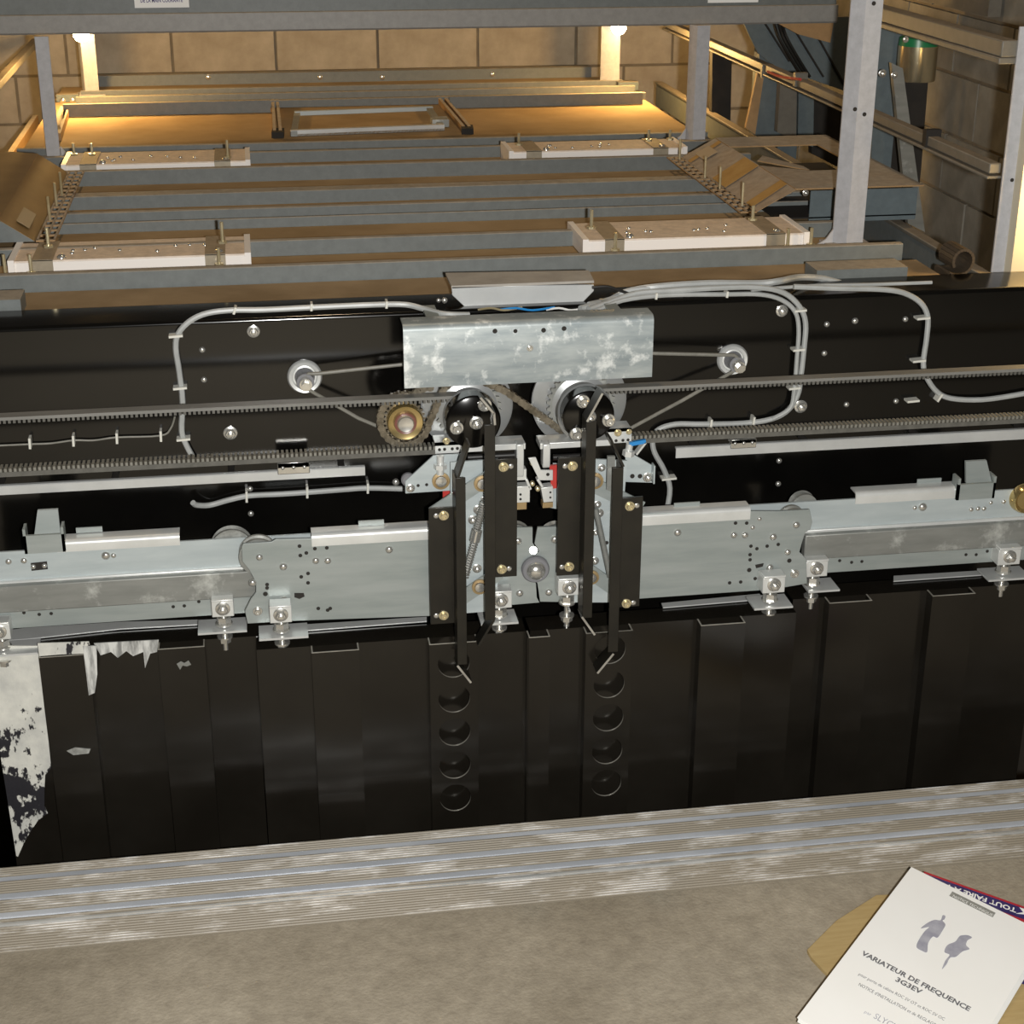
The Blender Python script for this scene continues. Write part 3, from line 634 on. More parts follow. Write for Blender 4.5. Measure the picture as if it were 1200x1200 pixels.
# ================================================================== PULLEYS, SPROCKETS, CHAIN, BELTS
def pulley(label, disc, front, discr, frontr, caps, group='drive pulleys'):
    YF = 1.716; o = thing('drive_pulley', label, 'pulley', tuple(P(front[0], front[1], YF)), group)
    cf = P(front[0], front[1], YF); ax = Vector((cf.x, 0, cf.z))
    R = discr*PX*1.0
    m = MB(); m.lathe(ax+Vector((0, 1.771, 0)), [(0, .02), (0, R-.003), (.001, R), (.005, R)], seg=64); part('flange_disc', m, DISC, o, 'large smooth aluminium disc')
    m = MB(); m.lathe(ax+Vector((0, 1.760, 0)), [(0, R*.72), (.004, R*.72)], seg=120, teeth=(2, .91)); part('sprocket', m, ZDULL, o, 'toothed steel sprocket')
    m = MB(); m.lathe(ax+Vector((0, 1.737, 0)), [(0, .0300), (.002, .0315), (.003, .0275), (.021, .0275), (.023, .034), (.0235, .034)], seg=60); part('belt_drum', m, DISC, o, 'polished belt drum')
    m = MB(); m.cyl(ax+Vector((0, 1.765, 0)), ax+Vector((0, 1.835, 0)), .012, 24); part('drive_axle', m, STEEL, o)
    fr = frontr*PX*.94
    m = MB(); m.lathe(ax+Vector((0, YF, 0)), [(.0, fr-.003), (.002, fr), (.020, fr), (.022, fr-.002)], seg=48); hub = part('hub_disc', m, BLACK, o, 'glossy black hub disc', 0)
    for x, y in caps:
        q = P(x, y, YF); put('bolt', CAPB if (x, y) != caps[0] else HEX, q, hub, (.0078, .010, .0078))
    return o
pl1 = pulley('belt drive pulley with black hub on the left below the galvanised cover', None, (555, 495), 58, 36, [(558, 495), (568, 474), (535, 501)])
pl2 = pulley('belt drive pulley with black hub on the right below the galvanised cover', None, (690, 488), 61, 34.5, [(690.5, 488), (683, 470), (713, 492), (675, 508)])
# idler sprocket
YI = 1.758; ci = P(474, 492, YI)
t = thing('idler_sprocket', 'gold toothed idler sprocket with brown core left of the pulleys', 'sprocket', tuple(ci))
m = MB(); m.lathe(ci, [(0, .0215), (.004, .0215)], seg=108, teeth=(2, 1.12)); part('sprocket_teeth', m, CHAINM, t)
m = MB(); m.lathe(ci+Vector((0, -.002, 0)), [(-.008, .012), (-.010, .0195), (-.008, .0205), (.004, .0205)], seg=48); part('gold_ring', m, BRASS, t, 'gold passivated ring')
m = MB(); m.lathe(ci+Vector((0, -.0125, 0)), [(0, .0105), (-.001, .0125), (.003, .0125)], seg=40); part('bearing_ring', m, plain('red_brown_bearing', (.16, .06, .045), None, .35), t, 'red-brown bearing ring')
m = MB(); m.lathe(ci+Vector((0, -.0135, 0)), [(-.003, .004), (-.004, .0085), (-.002, .0098), (.004, .0102)], seg=32); part('axle_end', m, STEEL, t, 'polished axle end')
# chain
def pathpts(l, Y): return [P(x, y, Y) for x, y in l]
def resample(p, step):
    out = [p[0]]; acc = 0
    for a, b in zip(p, p[1:]):
        L = (b-a).length; d = step-acc
        while d <= L: out.append(a+(b-a)*(d/L)); d += step
        acc = L-(d-step)
    return out
arc = lambda cx, cy, r, a0, a1, n=14: [(cx+r*math.cos(math.radians(a0+(a1-a0)*k/n)), cy-r*math.sin(math.radians(a0+(a1-a0)*k/n))) for k in range(n+1)]
chain_px = [(504, 454), (490, 456)]+arc(474, 492, 29, 70, 355, 24)+[(508, 484), (514, 468)]+arc(548, 478, 36, 150, 60, 8)+[(592, 458), (612, 472), (632, 486), (652, 500), (664, 510)]
pts = resample(pathpts(chain_px, 1.760), .0080)
m = MB()
for i, (a, b) in enumerate(zip(pts, pts[1:])):
    d = (b-a).normalized()*.0012
    for s_ in ((0, .0075) if i % 2 else (.0016, .0058)):
        m.bar(a-d, b+d, .0074, 1.7575+s_, 1.7587+s_)
    m.cyl((a.x, 1.7565, a.z), (a.x, 1.7675, a.z), .0042, 10)
solo('roller_chain', m, CHAINM, 'oily roller chain running from the gold idler sprocket to both pulleys', 'chain')
# toothed belts
YB0, YB1 = 1.741, 1.757
def belt(label, xa, xb, zu, zl, cx, cz, r, clamp_x, sgn):
    """upper run lies with its teeth down, wraps the drum, lower run shows its teeth"""
    o = thing('toothed_belt', label, 'belt', (xb, YB0, zl), 'toothed drive belts'); T, th, pitch = .0035, .0038, .0052
    m = MB(); m.box(min(xa, cx), max(xa, cx), YB0, YB1, zu-T, zu); part('upper_run', m, RUBTOP, o, 'smooth grey belt back')
    m = MB(); x = min(xa, cx)
    while x < max(xa, cx)-.006: m.box(x, x+pitch*.55, YB0+.0005, YB1-.0005, zu-T-th, zu-T); x += pitch
    part('belt_teeth', m, RUBBER, o, 'dark belt teeth pointing down')
    m = MB(); N = 24; A0 = math.pi/2; ring = []
    for k in range(N+1):
        an = A0-sgn*math.pi*k/N
        ring.append((math.cos(an), math.sin(an)))
    for (c0, s0), (c1, s1) in zip(ring, ring[1:]):
        m.prism([(cx+c0*r, YB0, cz+s0*r), (cx+c1*r, YB0, cz+s1*r), (cx+c1*(r-T), YB0, cz+s1*(r-T)), (cx+c0*(r-T), YB0, cz+s0*(r-T))], (0, YB1-YB0, 0))
    part('wrapped_run', m, RUBTOP, o)
    m = MB(); m.box(min(xa, clamp_x), max(xa, clamp_x), YB0, YB1, zl-T-.002, zl); part('lower_run', m, RUBBER, o, 'flat side of the lower belt run')
    m = MB(); x = min(xa, clamp_x)
    while x < max(xa, clamp_x)-.004: m.box(x, x+pitch*.55, YB0+.0005, YB1-.0005, zl, zl+th); x += pitch
    part('belt_teeth', m, CORD, o, 'grey belt teeth pointing up')
    return o
zu = .25*(P(0, 489, YB0).z+P(300, 474.5, YB0).z+P(850, 448, YB0).z+P(1200, 434, YB0).z)
zl = .25*(P(0, 553, YB0).z+P(300, 536, YB0).z+P(850, 511, YB0).z+P(1200, 492, YB0).z)
c1 = P(555, 495, 1.716); c2 = P(690, 488, 1.716)
belt('toothed belt running left from the left pulley in front of the black header', -.55, c1.x, zu, zl, c1.x, zu-.031, .031, P(512, 524, YB0).x, 1)
belt('toothed belt running right from the right pulley in front of the black header', 1.25, c2.x, zu, zl, c2.x, zu-.031, .031, P(735, 512, YB0).x, -1)
# tension rollers and cords
for lab, cx_, cy_, ax_, r in (('white cupped cord roller on the left of the black header', 357, 441, (356, 448), 21.5), ('white cupped cord roller on the right of the black header', 858, 421, (862, 426), 20.5)):
    c = P(cx_, cy_, YH); o = thing('cord_roller', lab, 'roller', tuple(c), 'cord rollers on the header'); r *= PX*1.02
    m = MB(); m.lathe(c, [(0, r), (-.003, r), (-.006, r-.002), (-.005, r*.72), (-.002, r*.66), (-.003, r*.5)], seg=40); part('cup_washer', m, ZBRIGHT, o, 'white cupped washer')
    m = MB(); m.lathe(c+Vector((0, -.003, 0)), [(0, r*.58), (-.004, r*.50), (-.012, r*.44), (-.018, r*.50), (-.020, r*.50)], seg=32); part('grooved_wheel', m, BUMP, o, 'dark grooved wheel')
    m = MB(); m.cyl(c+Vector((0, -.018, 0)), c+Vector((0, -.034, 0)), r*.36, 20); m.cyl(c+Vector((0, -.034, 0)), c+Vector((0, -.040, 0)), r*.26, 6); part('axle_nut', m, STEEL, o, 'bright axle nut')
YK = 1.822
def cord(lab, p):
    m = MB(); m.tube([P(*q) for q in p], .0022, 8, 1); solo('tension_cord', m, CORD, lab, 'cord', 'tension cords')
cord('thin grey cord looped from the left white roller under the belts', [(500, 424, 1.81), (372, 438, YK-.008), (362, 438, YK-.008), (357, 441, YK-.008), (356, 450, YK-.008), (364, 458, YK-.008), (420, 490, 1.80), (510, 528, 1.79)])
cord('thin grey cord looped from the right white roller under the belts', [(760, 414, 1.81), (845, 416, YK-.008), (860, 416, YK-.008), (867, 421, YK-.008), (866, 429, YK-.008), (858, 436, YK-.008), (800, 469, 1.80), (733, 505, 1.79)])

# ================================================================== DOOR COUPLERS (VANES) AND CLAMP BRACKETS
YV, YLIP = 1.690, 1.664
def vane(o, lip, flange, side, blt, tips):
    """flange screwed to the coupler, web towards the landing, lip on the far side; the web and lip run longer"""
    x0, yt, x1, yb = lip; a, b, c, d = rect(x0, yt, x1, yb, YLIP)
    m = MB(); m.box(a, b, YLIP, YLIP+.002, c, d)
    if side < 0: m.box(b-.002, b, YLIP+.002, YV, c, d)
    else: m.box(a, a+.002, YLIP+.002, YV, c, d)
    part('vane_blade', m, VANE, o, None, .0004)
    f0, f1, g0, g1 = rect(*flange, YV); m = MB(); m.box(f0, f1, YV, YV+.003, g0, g1)
    fl = part('vane_flange', m, VANE, o, None, .0004)
    for x, y, sx in blt:
        q = P(x, y, YV); put('bolt', HEXY, q, fl, (.0058, .0058, .0058)); put('rivet', DOME, q+Vector((sx*.0085, 0, 0)), fl, (.0032, .0015, .0032))
    for (xa, ya), (xb, yb_), lit in tips:
        m = MB(); m.bar(P(xa, ya, YLIP), P(xb, yb_, YLIP), .0026, YLIP, YLIP+.022); vt = part('vane_tip', m, VANE, o, 'bent tip')
        e = MB(); e.bar(P(xa, ya, YLIP), P(xb, yb_, YLIP), .0024, YLIP-.0006, YLIP); part('tip_highlight', e, EDGE if lit else BRONZE, vt, 'bright edge with its light painted on') if lit else None  # light caught by the bent tip, painted as a bright strip
CL = thing('door_coupler', 'left door coupler with two long black vanes and a coil spring', 'coupler', tuple(P(555, 720, YV)), 'door couplers')
CR = thing('door_coupler', 'right door coupler with two long black vanes and a grey spring rod', 'coupler', tuple(P(710, 700, YV)), 'door couplers')
vane(CL, (535, 560, 546.5, 779), (503.5, 595, 535, 731), 1, [(520, 604, -1), (520, 721, -1)], [((537, 560), (550, 521), 0), ((536, 780), (552, 800), 1)])
vane(CL, (568, 498, 580.5, 727), (580, 538, 606, 676), -1, [(590, 547, 1), (588, 667, 1)], [((580, 498), (579, 484), 1), ((579, 485), (563, 466), 1), ((579, 727), (561, 757), 0)])
vane(CR, (685, 494, 696.5, 724), (653.5, 536, 684, 674), 1, [(671, 546, -1), (667, 664, -1)], [((688, 494), (706, 461), 1), ((682, 723), (697, 744), 1)])
vane(CR, (715.5, 548, 727.5, 764), (727, 583, 751.5, 711), -1, [(738, 593, 1), (734, 707, 1)], [((731, 547), (716, 515), 0), ((719, 766), (700, 789), 1)])
def ring(o, x, y, r, Y):
    m = MB(); m.lathe(P(x, y, Y), [(0, r*PX), (-.003, r*PX), (-.0035, r*PX*.75), (-.002, r*PX*.7)], seg=32); part('bronze_bush', m, BRONZE, o, 'bronze bush')
    m = MB(); m.lathe(P(x, y, Y), [(-.001, r*PX*.66), (-.005, r*PX*.62), (-.0055, r*PX*.4)], seg=24); part('pivot_pin', m, STEEL, o)
# left base plate, links, spring
m = MB(); poly(m, [(528, 542), (584, 538), (584, 678), (579, 716), (528, 720)], 1.714, .003); part('coupler_plate', m, ZBLUE, CL, 'pale zinc coupler plate')
m = MB(); m.bar(P(507, 603, 1.706), P(585, 552, 1.706), .017, 1.706, 1.709); part('link_arm', m, ZINC, CL)
m = MB(); m.bar(P(520, 716, 1.706), P(585, 672, 1.706), .017, 1.706, 1.709); part('link_arm', m, ZINC, CL)
ring(CL, 565, 566, 10.5, 1.7055); ring(CL, 562, 687, 10, 1.7055)
def spring(o, a, b, r, turns, wire, Y):
    a, b = P(a[0], a[1], Y), P(b[0], b[1], Y); d = (b-a).normalized(); n = Vector((-d.z, 0, d.x)); q = Vector((0, 1, 0)); n_ = turns*8
    m = MB(); m.tube([a+(b-a)*(k/n_)+(n*math.cos(k*math.pi/4)+q*math.sin(k*math.pi/4))*r for k in range(n_+1)], wire, 5, 1); part('coil_spring', m, STEEL, o, 'steel coil spring')
spring(CL, (567, 588), (558, 624), .0042, 13, .0009, 1.702); spring(CL, (557, 632), (545, 676), .0042, 15, .0009, 1.702)
m = MB(); m.cyl(P(559, 621, 1.702), P(556, 634, 1.702), .0062, 12); part('spring_nut', m, STEEL, CL)
bolts(CL, [(560, 597, 6), (554, 609, 6), (559, 666, 6), (567, 585, 4)], 1.714, HEX)
# right
m = MB(); poly(m, [(656, 536), (735, 540), (722, 706), (660, 706)], 1.714, .003); part('coupler_plate', m, ZBLUE, CR, 'pale zinc coupler plate')
m = MB(); m.bar(P(690, 566, 1.706), P(752, 596, 1.706), .017, 1.706, 1.709); part('link_arm', m, ZINC, CR)
m = MB(); m.bar(P(688, 668, 1.706), P(740, 704, 1.706), .017, 1.706, 1.709); part('link_arm', m, ZINC, CR)
ring(CR, 697, 563, 10.5, 1.7055); ring(CR, 693, 676, 9.5, 1.7055)
m = MB(); m.cyl(P(698, 596, 1.700), P(715, 676, 1.700), .0034, 14); part('spring_rod', m, ZDULL, CR, 'grey spring rod')
m = MB(); poly(m, [(712, 535), (721, 535), (720, 578), (711, 574)], 1.700, .004); part('side_strap', m, ZDULL, CR)
bolts(CR, [(705, 548, 5), (700, 591, 5), (702, 601, 6), (697, 657, 5.5), (698, 624, 4)], 1.714, HEX)
bolts(CR, [(711, 636, 2.5)], 1.7134, HOLE)
# hanger brackets with belt clamps
BL = thing('belt_bracket', 'pale triangular belt bracket with clamp left of the couplers', 'bracket', tuple(P(510, 578, 1.728)), 'belt brackets')
BR = thing('belt_bracket', 'pale triangular belt bracket with clamp right of the couplers', 'bracket', tuple(P(750, 566, 1.728)), 'belt brackets')
m = MB(); poly(m, [(475, 564), (508, 534), (541, 532), (540, 562), (531, 575), (475, 578.5)], 1.728, .003); part('bracket_plate', m, ZBLUE, BL, None, .0005)
m = MB(); a, b, c, d = rect(510, 519, 541, 531, 1.736); m.box(a, b, 1.736, 1.764, d-.003, d); m.box(a, b, 1.736, 1.739, c, d); part('belt_clamp', m, ZBRIGHT, BL, 'bright belt clamp')
bolts(BL, [(515, 527, 2), (521, 526.5, 2), (530, 526, 2), (536, 525.5, 2)], 1.7356, HOLE); put('bolt', HEXY, P(523, 517, 1.739), BL, (.0045,)*3)
ring(BL, 516.5, 563, 11, 1.7275); bolts(BL, [(481, 572, 5.5)], 1.728, HEX); bolts(BL, [(490, 569, 2), (500, 568, 2)], 1.7276, HOLE)
m = MB(); m.lathe(P(478, 561, 1.735), [(0, .008), (-.004, .008), (-.006, .006)], seg=24); part('stop_roller', m, BUMP, BL, 'dark stop roller')
m = MB(); m.cyl(P(516, 534, 1.724), P(516, 556, 1.724), .0042, 12); m.cyl(P(516, 544, 1.722), P(516, 549, 1.722), .0075, 6); part('clamp_screw', m, ZBRIGHT, BL)
m = MB(); poly(m, [(733, 534), (744, 533.5), (767, 547), (767, 566), (733, 565)], 1.728, .003); m2 = rect(762, 541, 767, 566, 1.720); m.box(m2[1]-.002, m2[1], 1.716, 1.728, m2[2], m2[3]-.004); part('bracket_plate', m, ZBLUE, BR, None, .0005)
m = MB(); a, b, c, d = rect(712, 503, 740, 519, 1.736); m.box(a, b, 1.736, 1.764, d-.003, d); m.box(a, b, 1.736, 1.739, c, d); part('belt_clamp', m, ZBRIGHT, BR, 'bright belt clamp')
put('bolt', HEXY, P(724, 507, 1.736), BR, (.0045,)*3); put('bolt', HEXY, P(737, 506, 1.736), BR, (.0035,)*3)
bolts(BR, [(716, 517, 2), (722, 516.5, 2), (730, 516, 2), (736, 515.5, 2)], 1.7356, HOLE)
bolts(BR, [(759, 559, 6.5)], 1.728, HEX); bolts(BR, [(741, 558, 3), (750, 558, 3)], 1.7276, HOLE)
m = MB(); m.cyl(P(738, 520, 1.724), P(736, 532, 1.724), .0042, 12); m.cyl(P(737, 528, 1.722), P(736, 534, 1.722), .007, 6); part('clamp_screw', m, ZBRIGHT, BR)
m = MB(); m.bar(P(738, 521, 1.72), P(757, 517.5, 1.72), .0045, 1.72, 1.724); part('blue_clip', m, BLUEP, BR, 'bright blue plastic clip')
m = MB(); m.bar(P(757, 519, 1.72), P(746, 533, 1.72), .0022, 1.72, 1.73); part('clip_strap', m, ZBRIGHT, BR)
# slide bars between brackets and the centre
for o, xa, xb, y, hx, rod, sg in ((BL, 541, 616, 524, 609, (548, 603), 1), (BR, 633, 718, 520, 640, (648, 690), -1)):
    a, b, c, d = rect(xa, y-2.5, xb, y+4.5, 1.722); m = MB(); m.box(a, b, 1.722, 1.750, c, d); part('slide_bar', m, ZBRIGHT, o, 'bright slide bar', .0006)
    a, b, c, d = rect(hx-3.5, 521, hx+5, 560 if sg > 0 else 549, 1.716); m = MB(); m.profile([(1.716, c+.004), (1.718, c), (1.730, c), (1.732, c+.004), (1.732, d), (1.716, d)], a, b); part('end_lug', m, ZBRIGHT, o, 'rounded white end lug', .001)
    m = MB(); p0, p1 = P(rod[0], 536, 1.724), P(rod[1], 535, 1.724); p1.z = p0.z; m.cyl(p0, p1, .0035, 14); part('slide_rod', m, BCABLE, o, 'black rod')
# centre latch switches
t = thing('latch_switch', 'small white latch bracket hanging left of the centre gap', 'latch', tuple(P(612, 597, 1.722)), 'latch switches at the centre gap')
m = MB(); rbox(m, 603, 550, 617, 563, 1.722, .012); part('upper_lug', m, ZBRIGHT, t, None, .0005)
m = MB(); rbox(m, 604, 570, 621, 589, 1.720, .014); m.bar(P(617, 562, 1.72), P(622, 574, 1.72), .003, 1.72, 1.73); part('lower_lug', m, ZBRIGHT, t, None, .0005)
m = MB(); rbox(m, 605, 589, 617, 597, 1.724, .012); part('brown_block', m, BRONZE, t, 'brown insulating block')
bolts(t, [(610, 579.5, 1.6), (610, 585, 1.6), (606, 557, 1.8)], 1.7195, HOLE)
t = thing('latch_switch', 'small white latch bracket with red plate right of the centre gap', 'latch', tuple(P(642, 597, 1.722)), 'latch switches at the centre gap')
m = MB(); poly(m, [(619, 537), (628, 536), (634, 551), (648, 551), (648, 563), (632, 563)], 1.724, .003); part('upper_lug', m, ZBRIGHT, t, None, .0005)
m = MB(); poly(m, [(634, 572), (648, 570), (649, 588), (637, 589)], 1.720, .014); m.bar(P(630, 562, 1.72), P(636, 571, 1.72), .003, 1.72, 1.73); part('lower_lug', m, ZBRIGHT, t, None, .0005)
m = MB(); rbox(m, 636, 589, 648, 595, 1.724, .012); part('brown_block', m, BRONZE, t, 'brown insulating block')
m = MB(); poly(m, [(644, 546), (653, 545), (653, 572), (646, 573)], 1.727, .004); part('red_plate', m, REDP, t, 'red plastic plate')
m = MB(); poly(m, [(648, 543), (655, 543), (655, 597), (640, 594), (648, 586)], 1.733, .002); part('back_plate', m, ZBLUE, t)
bolts(t, [(642, 556, 2.2)], 1.7236, HOLE); bolts(t, [(645, 577, 1.4), (645, 583, 1.4)], 1.7195, HOLE)
m = MB()
for x, y in ((624, 543), (624, 567), (630, 573)): m.lathe(P(x, y, 1.728), [(-.003, .0008), (-.0022, .0024), (0, .003), (.003, .003)], seg=16)
part('brass_contact', m, YZINC, t, 'small brass contacts')
m = MB(); rbox(m, 519, 574, 529, 586, 1.735, .006); part('red_stop', m, REDP, BL, 'small red plastic stop')

# ================================================================== CABLES ON THE HEADER
def cable(name, label, runs, ties=(), mat=CABLE, r=.0034, group='cables on the header'):
    o = thing(name, label, 'cable', tuple(P(*runs[0][0][0][:2], 1.83)), group)
    for pts, Y, *rr in runs:
        m = MB(); m.tube([P(q[0], q[1], q[2] if len(q) > 2 else Y) for q in pts], rr[0] if rr else r, 8); part('cable_run', m, rr[1] if len(rr) > 1 else mat, o)
    for x, y, an, ln in ties:
        c = P(x, y, 1.8245); dx, dz = math.cos(math.radians(an))*ln*PX/2, math.sin(math.radians(an))*ln*PX/2
        m = MB(); m.bar((c.x-dx, 0, c.z-dz), (c.x+dx, 0, c.z+dz), .0026, 1.8225, 1.835); part('cable_tie', m, TIE, o, 'white nylon cable tie')
    return o
YCB = 1.829
cable('grey_cable', 'grey cable from the terminal cover along the header top and down at left', [([(550, 369, 1.80), (520, 368, 1.80), (497, 362, 1.82), (475, 357), (440, 357), (370, 360), (310, 363), (272, 363.5), (243, 367), (223, 376), (209, 391), (206, 408), (210, 435), (214, 470), (213, 505), (219, 523), (229, 541)], YCB)],
      [(206, 394, 3, 17), (211, 455, 3, 17), (215, 515, 3, 17), (365, 360, 85, 9), (453, 357, 85, 9), (275, 364, 70, 9)])
cable('grey_cable', 'loose grey cable under the left silver rail with a cut end', [([(226, 589, 1.815), (231, 592, 1.82), (246, 592), (268, 586), (292, 581), (330, 579), (360, 577), (400, 574), (430, 572), (475, 573)], YCB)],
      [(289, 582, 88, 15), (360, 577, 88, 15), (431, 572, 88, 14)])
cable('thin_wire', 'thin dark wire with four pale clips on the header at left', [([(-20, 523), (35, 520.5), (60, 519.5), (86, 516), (110, 516), (137, 512.5), (188, 510.5), (200, 502), (205, 488)], 1.832)],
      [(35, 519.5, 88, 14), (86, 516.5, 88, 14), (137, 513.5, 88, 14), (188.5, 511, 88, 14)], CORD, .0012)
cable('grey_cable', 'grey cable pair looping from the header top down right of the pulleys', [([(690, 362, 1.80), (715, 354, 1.82), (745, 344), (780, 341), (850, 337), (890, 337), (918, 343), (936, 358), (944, 378), (942, 410), (938, 445), (935, 462), (924, 480), (904, 491), (870, 496), (820, 497), (792, 497), (772, 503), (765, 514), (767, 530), (778, 550), (785, 572), (781, 600)], YCB),
      ([(700, 364, 1.80), (730, 352, 1.82), (780, 346), (850, 345), (890, 345), (915, 351), (931, 364), (936, 384), (934, 420), (931, 455), (926, 478), (905, 491)], YCB-.003, .0028)],
      [(938, 364, 3, 16), (936, 410, 3, 16), (931, 455, 3, 16), (883, 494, 85, 13), (833, 497, 85, 13), (784, 561, 3, 20), (852, 345, 85, 8), (769, 347, 85, 8)])
cable('grey_cable', 'grey cable curving down the far right of the black header', [([(930, 336, 1.83), (985, 338), (1030, 339), (1058, 343), (1078, 354), (1087, 370), (1086, 395), (1082, 425), (1086, 442), (1098, 459), (1115, 467), (1150, 468.5), (1190, 463), (1230, 455)], YCB)],
      [(1082, 373, 3, 18), (1077, 423, 3, 18), (1101, 466, 60, 12), (1070, 470, 3, 17)])
YT = 1.845
cable('cable_bundle', 'bundle of grey and black cables lying along the header top, right of the terminal cover', [([(680, 362, 1.81), (710, 354, 1.83), (735, 342, 1.85), (770, 336), (830, 332), (890, 332), (915, 329), (935, 325, 1.88), (960, 326, 1.90), (985, 332, 1.90)], YT, .0042),
      ([(690, 357, 1.82), (715, 351, 1.84), (740, 340), (790, 337), (860, 334), (900, 336)], YT, .0036), ([(694, 337), (712, 336), (728, 341), (750, 347), (800, 348)], YT-.004, .0018, BCABLE),
      ([(880, 340), (950, 335), (1020, 333.5), (1092, 331)], YT-.008, .0022)], [], CABLE, .004)

# ================================================================== CAR ROOF
Z0 = .575
XL, XR = -.395, .835
t = thing('car_roof', 'dusty grey steel lift car roof with cross channels behind the black header', 'car roof', (.25, 2.8, .5))
m = MB(); m.box(XL, XR, 1.914, 3.05, Z0-.02, Z0); m.box(XL, XR, 3.05, 3.80, Z0-.02, Z0-.001); part('roof_sheet', m, DUST, t, 'dust covered roof sheet')
m = MB(); m.box(XL+.05, XR+.03, 1.909, 2.020, Z0, Z0+.0015); part('front_ledge', m, LEDGE, t, 'brown dusty front ledge')
def roofch(yt, yb, x0=XL, x1=XR, back=.02, xr=400, mat=GREY, base=Z0, lip=.012):
    Y = F(xr, yb, base).y; z = P(xr, yt, Y).z
    mm = MB(); mm.profile([(Y, base), (Y, z-.001), (Y+.001, z), (Y+lip, z), (Y+lip, z-.002), (Y+.002, z-.002), (Y+.002, base)], x0, x1); part('roof_channel', mm, mat, t, None); return Y, z
YA, ZA = roofch(309, 329.5, XL, XR+.012, lip=.012)
roofch(279.5, 297.5); roofch(241, 252.5); roofch(252.5, 264, lip=.004); roofch(222, 237, lip=.03); roofch(193, 210, lip=.012); roofch(176, 189); roofch(165.5, 175, lip=.012)
roofch(116, 124.5, XL+.05, XR); roofch(107.5, 116, XL+.05, XR); roofch(100.5, 106.5, XL+.05, XR)
m = MB(); Yk = 3.80; m.box(P(115, 95, Yk).x, P(693, 85, Yk).x, Yk, Yk+.03, P(400, 101, Yk).z, P(400, 84, Yk).z); part('rear_beam', m, GREY, t)
for x in (375, 244, 448, 577): put('bolt', DOME, P(x, 90.5 if x < 500 else 87, Yk), t, (.006, .004, .006))
for xa, xb, yt, yb in ((74, 317, 121, 134.5), (527, 753, 112, 124.5)):
    Y = F((xa+xb)/2, yb, Z0).y; a, b, c, d = rect(xa, yt, xb, yb, Y); m = MB(); m.box(a, b, Y, Y+.004, Z0, d); m.box(a, b, Y, Y+.012, d, d+.0015); part('bay_upstand', m, GREY, t)
# front lip pieces
for q in ((957, 315, 1063, 331), (-40, 352, 25, 373)):
    a, b, c, d = rect(*q, 1.915); m = MB(); m.box(a, b, 1.915, 1.96, Z0-.012, max(Z0+.006, d)); part('front_bracket', m, GREY, t)
# rear bay: battens and shallow ventilation hatch
def floorbar(p0, p1, wd, h, nm='batten', mat=PRIMER):
    a, b = F(*p0, Z0), F(*p1, Z0); n = Vector(((b-a).y, -(b-a).x, 0)).normalized()*wd/2
    mm = MB(); mm.prism([a-n, b-n, b+n, a+n], (0, 0, h)); part(nm, mm, mat, t)
floorbar((322, 160), (320, 123), .006, .012); floorbar((329, 160), (325, 123), .006, .012); floorbar((543, 155), (513, 119), .006, .012); floorbar((550, 155), (520, 119), .006, .012)
floorbar((325.5, 162), (326.5, 157), .022, .011, 'dark_stop', DARK); floorbar((548, 157.5), (547, 153), .022, .011, 'dark_stop', DARK)
t3 = thing('ventilation_hatch', 'shallow pale metal framed hatch on the rear of the dusty car roof', 'hatch', tuple(F(430, 145, Z0)))
hq = [F(341, 160, Z0), F(521, 153, Z0), F(506, 131, Z0), F(345, 137, Z0)]
m = MB(); m.prism(hq, (0, 0, .004)); part('hatch_tray', m, DUST, t3)
for i, (mat, hh) in enumerate(((ALU, .011), (ZDULL, .010), (ZBLUE, .012), (ZDULL, .010))):
    a, b = hq[i], hq[(i+1) % 4]; dd = (b-a).normalized(); n = Vector((-dd.y, dd.x, 0))*.012
    m = MB(); m.prism([a, b, b+n, a+n], (0, 0, hh)); part('hatch_rim', m, mat, t3)
m = MB(); m.box(*[F(512, 146, Z0).x-.012, F(512, 146, Z0).x+.02, F(512, 146, Z0).y-.03, F(512, 146, Z0).y+.01, Z0, Z0+.014]); part('hatch_latch', m, ZDULL, t3)
# end caps left and right of the rear bay
for i, px in enumerate(([(60, 162), (72, 160), (79, 135), (72, 132)], [(66, 165), (72, 165), (82, 134), (76, 131)])):
    m = MB(); m.prism([F(x, y, Z0) for x, y in px], (0, 0, .014)); part('end_stop', m, PRIMER, t)
for x, y in ((78, 118), (735, 103)):
    c = P(x, y, 3.58); m = MB(); m.box(c.x-.02, c.x+.025, 3.58, 3.60, Z0, c.z+.012); part('end_bracket', m, TEAL, t)
    for k in (-.008, .012): put('bolt', DOME, (c.x+k, 3.58, c.z), t, (.006, .004, .006))

